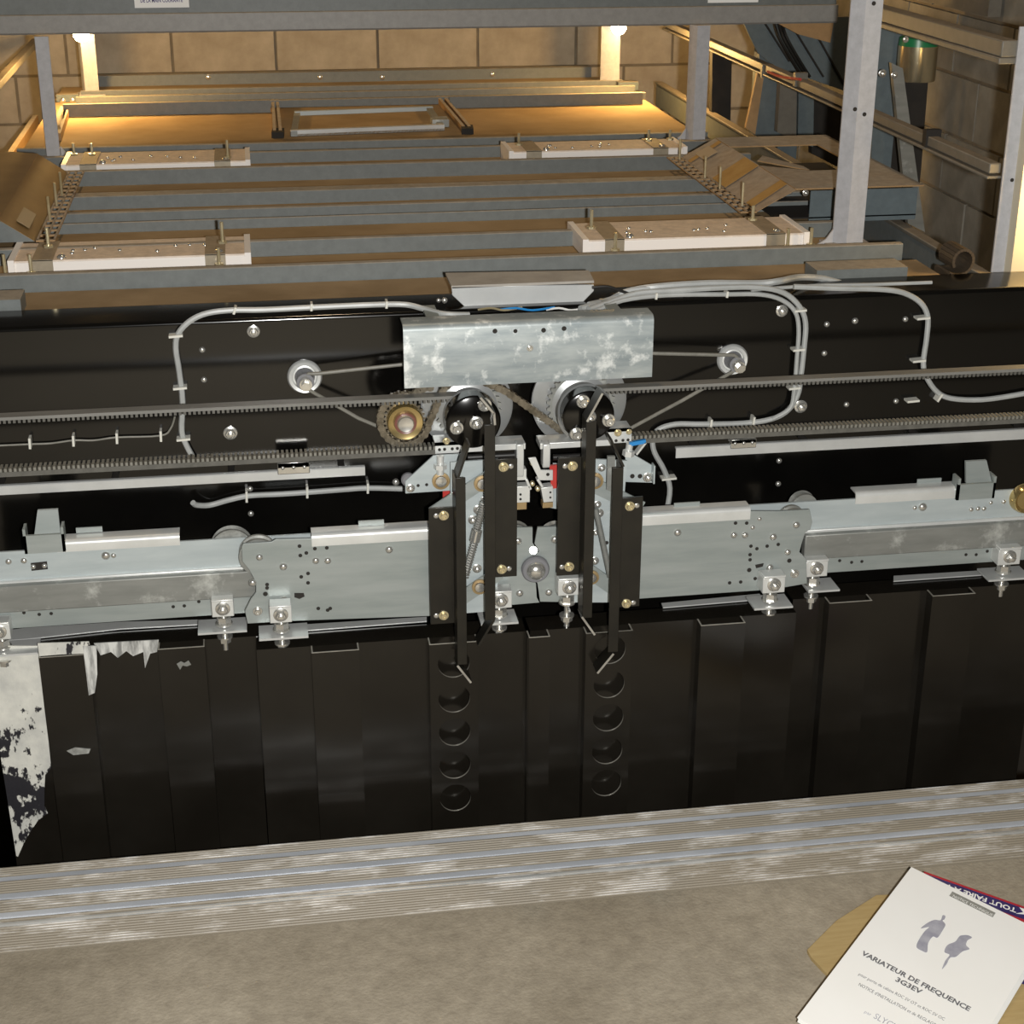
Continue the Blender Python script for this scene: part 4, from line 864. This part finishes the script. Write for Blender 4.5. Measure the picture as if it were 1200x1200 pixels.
# luminaires seen from above
def luminaire(label, xl, xr, yft, ybk, Yf, rods, studs):
    xm_ = (xl+xr)/2; zt = P(xm_, yft, Yf).z; x0, x1 = P(xl, yft+8, Yf).x, P(xr, yft+8, Yf).x; Yb = F(xm_, ybk, zt).y
    o = thing('luminaire', label, 'light fitting', ((x0+x1)/2, Yf, Z0), 'light fittings on the car roof')
    m = MB(); m.box(x0, x1, Yf, Yb, Z0+.001, zt-.002); part('lamp_body', m, LUMW, o, 'white enamelled body', .001)
    m = MB(); m.box(x0+.002, x1-.002, Yf+.001, Yb-.001, zt-.002, zt); part('dusty_top', m, LUMT, o, 'dusty tan top')
    for s_ in (x0, x1):
        m = MB(); m.box(s_-.004 if s_ == x0 else s_-.004, s_+.004, Yf-.003, Yb+.003, Z0+.002, zt+.002); part('end_cap', m, LUMW, o)
    for f in (.13, .86) if studs else (.13, .86):
        xx = x0+(x1-x0)*f
        m = MB(); m.box(xx-.013, xx+.013, Yf-.002, Yf-.0005, Z0+.002, zt+.001); m.box(xx-.013, xx+.013, Yf-.002, Yb, zt, zt+.0016); part('clamp_strap', m, dusty_strap, o, 'dusty metal clamp strap')
    for x, y0, y1 in rods:
        a = P(x, y1, Yf-.012); b = P(x, y0, Yf-.012); m = MB(); m.cyl((a.x, a.y, a.z), (a.x, a.y, b.z), .0022, 10); m.cyl((a.x, a.y, a.z), (a.x, a.y, a.z+.003), .006, 6); part('threaded_rod', m, YZINC, o, 'brass coloured threaded rod')
    me = DOME
    for k in range(9):
        f = .2+.62*random.random(); put('screw', me, (x0+(x1-x0)*f, Yf+(Yb-Yf)*random.uniform(.25, .6), zt), o, (.003, .003, .003), (-math.pi/2, 0, 0))
    for f in (.16, .83): put('screw', me, (x0+(x1-x0)*f+.014, Yf+.012, zt), o, (.006, .006, .006), (-math.pi/2, 0, 0))
    return o
dusty_strap = dusty('dusty_zinc_strap', (.34, .29, .21), (.33, .25, .16), .7, .4, .5, .3)
luminaire('white luminaire with dusty top at front left of the car roof', 13, 291, 302, 281, 2.105, [(7, 298, 326), (37, 298, 321), (57, 267, 290), (261, 260, 285), (257, 290, 311)], 1)
luminaire('white luminaire with dusty top at front right of the car roof', 686, 944, 277.5, 257, 2.10, [(693, 246, 268), (721, 273, 294), (882, 241, 258), (923, 268, 290), (950, 267, 288)], 1)
luminaire('white luminaire with dusty top at rear left of the car roof', 75, 291, 191, 177, 2.72, [(87, 168, 182), (108, 168, 182), (267, 164, 185)], 1)
luminaire('white luminaire with dusty top at rear right of the car roof', 599, 802, 175.5, 164.5, 2.72, [(608, 156, 170), (760, 152, 165), (785, 152, 164)], 1)

# folded covers at each side
def perforated(o, a, b, wd, z):
    """ladder-like perforated flange from a to b"""
    a, b = Vector(a), Vector(b); d = b-a; L = d.length; d /= L; n = Vector((-d.y, d.x, 0))*wd; N = 16
    m = MB()
    for k in range(3): m.prism([a+n*(k*.5-.07), b+n*(k*.5-.07), b+n*(k*.5+.07), a+n*(k*.5+.07)], (0, 0, .002))
    for k in range(N+1):
        p = a+d*(L*k/N); m.prism([p-d*.0035-n*.05, p+d*.0035-n*.05, p+d*.0035+n*1.05, p-d*.0035+n*1.05], (0, 0, .002))
    part('perforated_flange', m, PRIMER, o, 'perforated ladder-like flange')
def sheetq(o, nm, pts, mat, off=(0, 0, .002), lab=None):
    m = MB(); m.prism(pts, off); return part(nm, m, mat, o, lab)
t = thing('side_cover', 'brown folded sheet cover tilted at the left edge of the car roof', 'cover', tuple(F(60, 240, Z0)))
l0, l1 = F(41, 283, Z0+.022), F(79, 202, Z0+.022)
l1.x = l0.x = .5*(l0.x+l1.x)
zr = Z0+.055
r0, r1 = P(1, 256, l0.y+.01), P(45, 180, l1.y+.01); zr = .5*(r0.z+r1.z); xr_ = .5*(r0.x+r1.x)
r0 = Vector((xr_, l0.y, zr)); r1 = Vector((xr_, l1.y, zr))
sheetq(t, 'sloping_sheet', [l0, l1, r1, r0], GOLDS, (-.0015, 0, .0015))
sheetq(t, 'far_sheet', [r0, r1, r1+Vector((-.13, 0, .012)), r0+Vector((-.13, 0, .012))], GOLDS, (0, 0, .0015))
sheetq(t, 'front_edge', [l0, r0, r0+Vector((-.13, 0, .012)), r0+Vector((-.13, 0, -.05)), l0+Vector((-.1, 0, 0))], GREY, (0, .002, 0))
perforated(t, l0+Vector((.025, 0, 0)), l1+Vector((.025, 0, 0)), .022, Z0)
sheetq(t, 'paper_label', [l0+(r0-l0)*f+(l1-l0)*g+Vector((.001, 0, .003)) for f, g in ((.25, .07), (.25, .25), (.62, .25), (.62, .07))], plain('old_label', (.42, .33, .20), None, .8), (0, 0, .0004), 'old pale label')
for k in (.25, .45, .62): 
    p = l0+(l1-l0)*k+Vector((.008, 0, 0)); m = MB(); m.cyl(p, p+Vector((0, 0, .035)), .002, 8); part('threaded_rod', m, YZINC, t, 'brass coloured threaded rod')
# right: raised cover with an open cut-out
t = thing('side_cover', 'dusty folded sheet cover with a large cut-out at the right of the car roof', 'cover', tuple(F(900, 220, Z0)))
q0, q1 = F(884, 249, Z0+.022), F(800, 185, Z0+.022); q0.x = q1.x = .5*(q0.x+q1.x)
tf = P(930, 220, q0.y); tb = P(840, 165, q1.y); zt_ = .5*(tf.z+tb.z); xt = .5*(tf.x+tb.x); XO = .96
s0, s1 = Vector((xt, q0.y, zt_)), Vector((xt, q1.y, zt_)); e0, e1 = Vector((XO, q0.y, zt_)), Vector((XO, q1.y, zt_))
sheetq(t, 'sloping_sheet', [q0, q1, s1, s0], PRIMER, (.0015, 0, .0015))
dY = q1.y-q0.y
def lp(x, f): return Vector((x, q0.y+dY*f, zt_))
cx0, cx1 = xt+.004, XO-.045
sheetq(t, 'top_front_strip', [s0, e0, lp(XO, .30), lp(cx0+.06, .30), lp(xt, .42)], PRIMER)
sheetq(t, 'top_rear_strip', [lp(xt, .80), lp(XO, .80), e1, s1], PRIMER)
sheetq(t, 'top_side_strip', [lp(cx1, .30), lp(XO, .30), lp(XO, .80), lp(cx1, .80)], PRIMER)
sheetq(t, 'cutout_shade', [Vector((xt-.02, q0.y+.02, Z0+.006)), Vector((XO, q0.y+.02, Z0+.006)), Vector((XO, q1.y, Z0+.006)), Vector((xt-.02, q1.y, Z0+.006))], DARK)  # dark sheet added below the cut-out in place of its shade
sheetq(t, 'front_gusset', [Vector((xt+.03, q0.y+.02, Z0)), Vector((XO, q0.y+.02, Z0)), Vector((XO, q0.y+.02, zt_-.006)), Vector((xt+.03, q0.y+.02, zt_-.006))], TEAL, (0, .003, 0), 'blue-grey gusset')
bolts(t, [(917, 229, 4), (926, 225, 4), (944, 226, 5)], q0.y+.02, HEX)
perforated(t, q0+Vector((-.001, 0, 0)), q1+Vector((-.001, 0, 0)), .022, Z0)
for k in (.1, .38, .58, .95):
    p = q0+(q1-q0)*k+Vector((-.008, 0, 0)); m = MB(); m.cyl(p, p+Vector((0, 0, .035)), .002, 8); part('threaded_rod', m, YZINC, t, 'brass coloured threaded rod')
for g0, g1 in ((.05, .12), (.38, .55), (.86, .90)):
    sheetq(t, 'rust_stripe', [q0+(s0-q0)*f+(q1-q0)*g+Vector((-.001, 0, .0026)) for f, g in ((.02, g0), (.02, g1), (.98, g1+.03), (.98, g0+.03))], plain('rusty_orange', (.40, .22, .055), (.48, .29, .09), .8), (0, 0, .0004), 'orange brown stripe')
sheetq(t, 'paper_label', [q0+(s0-q0)*f+(q1-q0)*g+Vector((-.002, 0, .003)) for f, g in ((.3, .80), (.3, .93), (.7, .93), (.7, .80))], plain('faded_label', (.44, .34, .22), None, .8), (0, 0, .0004), 'faded label')
sheetq(t, 'loose_sheet', [lp(xt+.03, .66)+Vector((0, 0, -.012)), lp(cx1-.05, .52)+Vector((0, 0, -.018)), lp(cx1-.05, .60)+Vector((0, 0, -.018)), lp(xt+.05, .75)+Vector((0, 0, -.012))], PRIMER)

# ================================================================== POSTS, RAILS, CROSSHEAD
YX = 2.93
t = thing('crosshead_beam', 'long grey painted steel crosshead beam along the top of the photo', 'beam', (.3, YX, .78))
zb = .5*(P(0, 41.5, YX).z+P(1000, 27, YX).z); zm = .5*(P(60, 18.5, YX).z+P(960, 6.5, YX).z)
m = MB(); m.profile([(YX, zb+.003), (YX, zm), (YX+.001, zm+.001), (YX+.05, zm+.001), (YX+.05, zb), (YX+.003, zb)], -.62, 1.06); part('lower_tube', m, dusty('warm_grey_paint', (.27, .262, .245), (.34, .27, .18), .6), t, 'paler lower tube', 0)
m = MB(); m.box(-.62, 1.06, YX+.012, YX+.05, zm+.001, zm+.10); part('upper_web', m, GREY, t, 'blue-grey upper web')
a, b, c, d = rect(157, -14, 221, 9, YX+.010); m = MB(); m.box(a, b, YX+.010, YX+.012, c, d); part('notice_plate', m, PAPER, t, 'white notice plate')
text('DE LA MAIN COURANTE', 0, 0, .0088, plain('violet_print', (.12, .10, .25), None, .7), t, 'notice_lettering', 'CENTER', Matrix(((1, 0, 0), (0, 0, -1), (0, 1, 0))), Vector(((a+b)/2, YX+.0096, P(189, 3.2, YX).z)), .0002, .72)
a, b, c, d = rect(830, -16, 889, 3, YX+.010); m = MB(); m.box(a, b, YX+.010, YX+.012, c, d); part('notice_plate', m, PAPER, t, 'white notice plate')
def post(label, Y, xt0, xt1, yt, xb0, xb1, yb, split=None, mat=GREYW, gusset=0, ztop_=None):
    """angle section post read at its top and foot"""
    a = .5*(P(xt0, yt, Y).x+P(xb0, yb, Y).x); b = .5*(P(xt1, yt, Y).x+P(xb1, yb, Y).x); z0 = P((xb0+xb1)/2, yb, Y).z; z1 = ztop_ or P((xt0+xt1)/2, yt, Y).z
    o = thing('guard_post', label, 'post', ((a+b)/2, Y, z0), 'guard posts')
    s_ = a+(b-a)*(split if split is not None else .5)
    m = MB(); m.prism([(a, Y+.016, z0), (s_, Y, z0), (b, Y, z0), (b, Y+.003, z0), (s_+.001, Y+.003, z0), (a, Y+.019, z0)], (0, 0, z1-z0)); part('post_angle', m, mat, o)
    m = MB(); m.box(a-.012, b+.012, Y-.012, Y+.035, z0-.001, z0+.003); part('post_foot', m, mat, o)
    if gusset:
        gx = a if gusset < 0 else b
        m = MB(); m.prism([(gx, Y+.014, z0), (gx+gusset*.024, Y+.014, z0), (gx+gusset*.010, Y+.014, z0+.008), (gx, Y+.014, z0+.022)], (0, .003, 0)); part('gusset', m, mat, o)
    return o, a, b
post('grey guard post at the left carrying the crosshead beam', 2.915, 34, 52.5, 43, 58, 75, 188, .1, GREYW, 1)
post('grey guard post right of centre carrying the crosshead beam', 2.915, 811, 832, 30, 806, 826.5, 166, .3, GREYW, -1)
o, a, b = post('tall pale guard post at the front right of the car roof', 2.10, 1001.5, 1034, 0, 981, 1012, 289, .38, GREYW, -1, .90)
for x, y in ((1024, 4), (1002, 128), (1013, 134)): put('drilled_hole', HOLE, P(x, y, 2.099), o, (.0028,)*3)
post('warm lit rear guard post at the left under the lamp', 3.66, 91, 112, 40, 95, 115, 112, .2, GREYW)
post('warm lit rear guard post on the right under the lamp', 3.66, 706, 727, 28, 706, 726, 102, .6, GREYW)
# bright post right edge
o = thing('end_post', 'brightly lit yellow-white end post at the right edge of the photo', 'post', tuple(P(1170, 330, 1.97)))
a = .5*(P(1197, 43, 1.97).x+P(1158, 330, 1.97).x); z0 = P(1170, 332, 1.97).z; z1 = P(1197, 41, 1.97).z
m = MB(); m.box(a, a+.020, 1.97, 1.973, z0-.02, z1+.01); part('post_front', m, GREYW, o); m = MB(); m.box(a+.017, a+.020, 1.95, 1.97, z0-.02, z1+.01); m.box(a+.020, a+.085, 1.95, 1.953, z0-.02, z1+.01); part('post_side', m, plain('lamplit_post', (.62, .56, .42), None, .5), o, 'side with warm lamplight in its colour')  # warm lamplight on the side face is put into its cream colour
put('drilled_hole', HOLE, P(1186, 211, 1.9695), o, (.0025,)*3)
# right hand rails at X=.9
XG = .94
def along(x, pa, pb, w_, h_, o, nm, mat, ybeg=None, yend=None, dz=0, dx=0):
    a, b = S(*pa, x), S(*pb, x); z = .5*(a.z+b.z)+dz; m = MB(); m.box(x+dx-w_/2, x+dx+w_/2, yend or min(a.y, b.y), ybeg or max(a.y, b.y), z-h_/2, z+h_/2); return part(nm, m, mat, o, None, .0015)
RAILM = dusty('dusty_rail_paint', (.15, .138, .115), (.27, .215, .15), .8)
t = thing('guard_rail', 'grey-brown guard rail with top and middle bars along the right side of the roof', 'guard rail', (XG, 2.6, .55), 'guard rails')
along(XG, (1110, 35), (1180, 58), .022, .020, t, 'top_bar', RAILM, 2.45, 1.972)
along(XG, (1120, 46), (1185, 68), .026, .008, t, 'top_bar_flange', RAILM, 2.45, 1.972, -.006)
along(XG, (833, 52), (1173, 203), .016, .013, t, 'middle_bar', RAILM, 3.7, 1.975, .003)
along(XG, (833, 52), (1173, 203), .020, .004, t, 'middle_bar_flange', RAILM, 3.7, 1.975, -.0085)
along(XG, (835, 133), (1100, 292), .012, .05, t, 'kick_plate', GREY, 3.75, 1.90, -.026)
along(XG, (835, 133), (1100, 292), .018, .006, t, 'kick_plate_edge', RAILM, 3.75, 1.90, .0)
for x, y in ((899, 82), (938, 92), (1092, 160)): 
    p = S(x, y, XG); m = MB(); m.box(p.x-.011, p.x+.011, p.y-.006, p.y+.006, p.z-.013, p.z+.010); part('rail_clip', m, RAILM if x < 1000 else DARK, t)
m = MB(); m.tube([S(900, 84, XG-.012), S(915, 90, XG-.014), S(938, 93, XG-.012)], .0025, 6); part('red_wire', m, REDP, t, 'red wire along the middle bar')
bolts(t, [(1083, 318, 5), (1090, 322, 5)], 1.985, HEX)
t = thing('guard_rail', 'grey-brown guard rail at the far left behind the left post', 'guard rail', (-.42, 2.8, .55), 'guard rails')
XGL = -.455
along(XGL, (2, 93), (33, 58), .016, .014, t, 'middle_bar', RAILM, 3.9, 2.0)
along(XGL, (10, 195), (37, 132), .012, .05, t, 'kick_plate', PRIMER, 3.75, 1.95, -.022)
# work lamps on rear posts
for lab, x, y in (('lit bare work lamp on the rear left post', 95, 40), ('lit bare work lamp on the rear right post', 725, 32)):
    c = P(x, y, 3.62); o = thing('work_lamp', lab, 'lamp', tuple(c), 'lit work lamps')
    m = MB(); m.lathe(c, [(-.016, .004), (-.013, .011), (-.004, .017), (.005, .016), (.013, .009), (.018, .007)], 'Z', 20); part('bulb', m, BULB, o, 'glowing bulb')
    m = MB(); m.cyl(c+Vector((0, 0, .018)), c+Vector((0, 0, .035)), .009, 14); m.box(c.x-.004, c.x+.004, c.y, c.y+.045, c.z+.030, c.z+.038); part('lamp_holder', m, DARK, o)
    lamp('work_lamp_light', c+Vector((0, -.20, -.004)), 6, (1, .60, .20), .018)

# ================================================================== SHAFT EQUIPMENT ON THE RIGHT
t = thing('guide_bracket', 'blue-grey steel guide bracket sheet behind the right guard posts', 'bracket', tuple(P(930, 170, 3.05)))
m = MB(); poly(m, [(868, 20), (1000, 20), (1000, 112), (985, 105), (948, 92), (905, 76), (888, 62)], 3.15, .006); part('slanted_sheet', m, TEAL, t)
m = MB(); poly(m, [(892, 80), (916, 88), (914, 160), (882, 160)], 3.14, .02); part('column_web', m, TEAL, t)
m = MB(); poly(m, [(915, 88), (934, 95), (933, 165), (911, 155)], 3.10, .02); part('column_face', m, RAILM, t, 'dusty brown column face')
m = MB(); poly(m, [(936, 95), (954, 102), (953, 172), (935, 168)], 3.12, .02); part('column_web', m, TEAL, t)
m = MB(); poly(m, [(888, 84), (896, 84), (885, 158), (874, 150)], 3.08, .01); part('angle_strut', m, PRIMER, t, 'angle strut with orange light in its colour')  # orange light on the strut is put into its colour
for xa in (897, 925):
    c = P(xa, 150, 3.16); m = MB(); m.box(c.x-.02, c.x+.02, 3.165, 3.20, -2.3, .95); part('support_column', m, TEAL, t)
for a_, b_ in (((897, 28), (925, 72)), ((927, 28), (965, 90)), ((950, 28), (990, 100))):
    m = MB(); m.bar(P(*a_, 3.146), P(*b_, 3.146), .003, 3.144, 3.150); part('sheet_joint', m, DARK, t)
m = MB(); poly(m, [(835, 58), (858, 60), (856, 142), (834, 132)], 3.30, .02); part('recess_shade', m, DARK, t)  # dark sheets stand in for the shade in the bracket's openings
m = MB(); poly(m, [(953, 105), (1000, 118), (1000, 205), (951, 180)], 3.13, .02); part('recess_shade', m, DARK, t)
m = MB(); poly(m, [(898, 20), (978, 20), (973, 50), (935, 40)], 3.09, .01); part('upper_plate', m, PRIMER, t, 'brown upper plate')
o = thing('hanging_cables', 'black cables hanging in front of the blue-grey bracket sheet', 'cable', tuple(P(915, 40, 3.1)))
for d in (0, 5, 9):
    m = MB(); m.tube([P(906+d, 22, 3.12), P(912+d, 42, 3.10), P(925+d, 66, 3.10), P(940+d, 90, 3.11)], .003, 6); part('cable_run', m, BCABLE, o)
# right of the tall post
t = thing('guide_rail', 'blue-grey guide rail with pale sloping strut right of the tall post', 'guide rail', tuple(P(1040, 280, 2.5)))
m = MB(); poly(m, [(1028, 28), (1049, 28), (1040, 130), (1030, 250), (1018, 250)], 2.62, .012); part('rail_web', m, TEAL, t)
m = MB(); poly(m, [(1045, 74), (1058, 80), (1084, 272), (1064, 262)], 2.55, .012); part('sloping_strut', m, ZDULL, t, 'pale grey sloping strut')
m = MB(); poly(m, [(1040, 130), (1052, 130), (1062, 262), (1050, 262), (1035, 255)], 2.70, .01); part('gap_shade', m, DARK, t)  # dark sheets stand in for shade in the gaps beside the rail
m = MB(); poly(m, [(1058, 90), (1088, 92), (1078, 215), (1070, 215)], 2.66, .01); part('gap_shade', m, DARK, t)
bolts(t, [(1034, 86, 7), (1048, 88, 6)], 2.54, HEX)
c = P(1034, 200, 2.64); m = MB(); m.box(c.x-.012, c.x+.012, 2.634, 2.66, -2.3, .80); part('support_column', m, TEAL, t)
t = thing('oiler_canister', 'brass coloured cylindrical canister with green lid by the block wall', 'canister', tuple(P(1073, 93, 2.60)))
c = P(1074, 74, 2.60); rr = (P(1096, 74, 2.6).x-P(1052, 74, 2.6).x)/2; h1 = P(1074, 53, 2.6).z-c.z; h0 = P(1074, 94, 2.6).z-c.z
m = MB(); m.lathe(c, [(h0, rr*.5), (h0, rr*.98), (h0+.002, rr), (h1, rr)], 'Z', 40); part('canister_body', m, plain('pale_gold_metal', (.50, .43, .28), (.58, .51, .35), .22, .85, 20), t)
m = MB(); m.lathe(c, [(h1, rr*.99), (h1+.012, rr*.95), (h1+.013, rr*.9)], 'Z', 40); part('canister_lid', m, GREENP, t, 'green lid')
m = MB(); poly(m, [(1064, 24), (1158, 39), (1122, 44), (1064, 42)], 2.66, .02); part('mounting_plate', m, RAILM, t, 'brown mounting plate')
for dx in (-.018, .016): put('bolt', CAPB, P(1074, 46, 2.55)+Vector((dx, 0, 0)), t, (.005, .005, .005))
o = thing('rolled_strap', 'dark curled rubber strap lying on the roof edge below the block wall', 'strap', tuple(P(1112, 330, 1.95)))
c = P(1117, 305, 1.955); m = MB(); pts = []
for k in range(20):
    an = -2.2+k*.30; pts.append((c.x+.0165*math.cos(an)+.0006*k, c.z+.0165*math.sin(an)))
pts = [(c.x-.010, c.z-.034)]+pts
for (xa, za), (xb, zb_) in zip(pts, pts[1:]): m.bar((xa, 0, za), (xb, 0, zb_), .0035, 1.94, 1.985)
part('curled_strap', m, plain('brown_rubber', (.045, .032, .02), (.07, .05, .03), .6), o)
a, b = S(1085, -25, 1.325), S(1168, 8, 1.325); lo = S(1110, 6, 1.325).z
solo('wall_board', MB().box(1.31, 1.334, min(a.y, b.y), max(a.y, b.y), lo, lo+.16), RAILM, 'grey board fixed high on the right block wall', 'board')
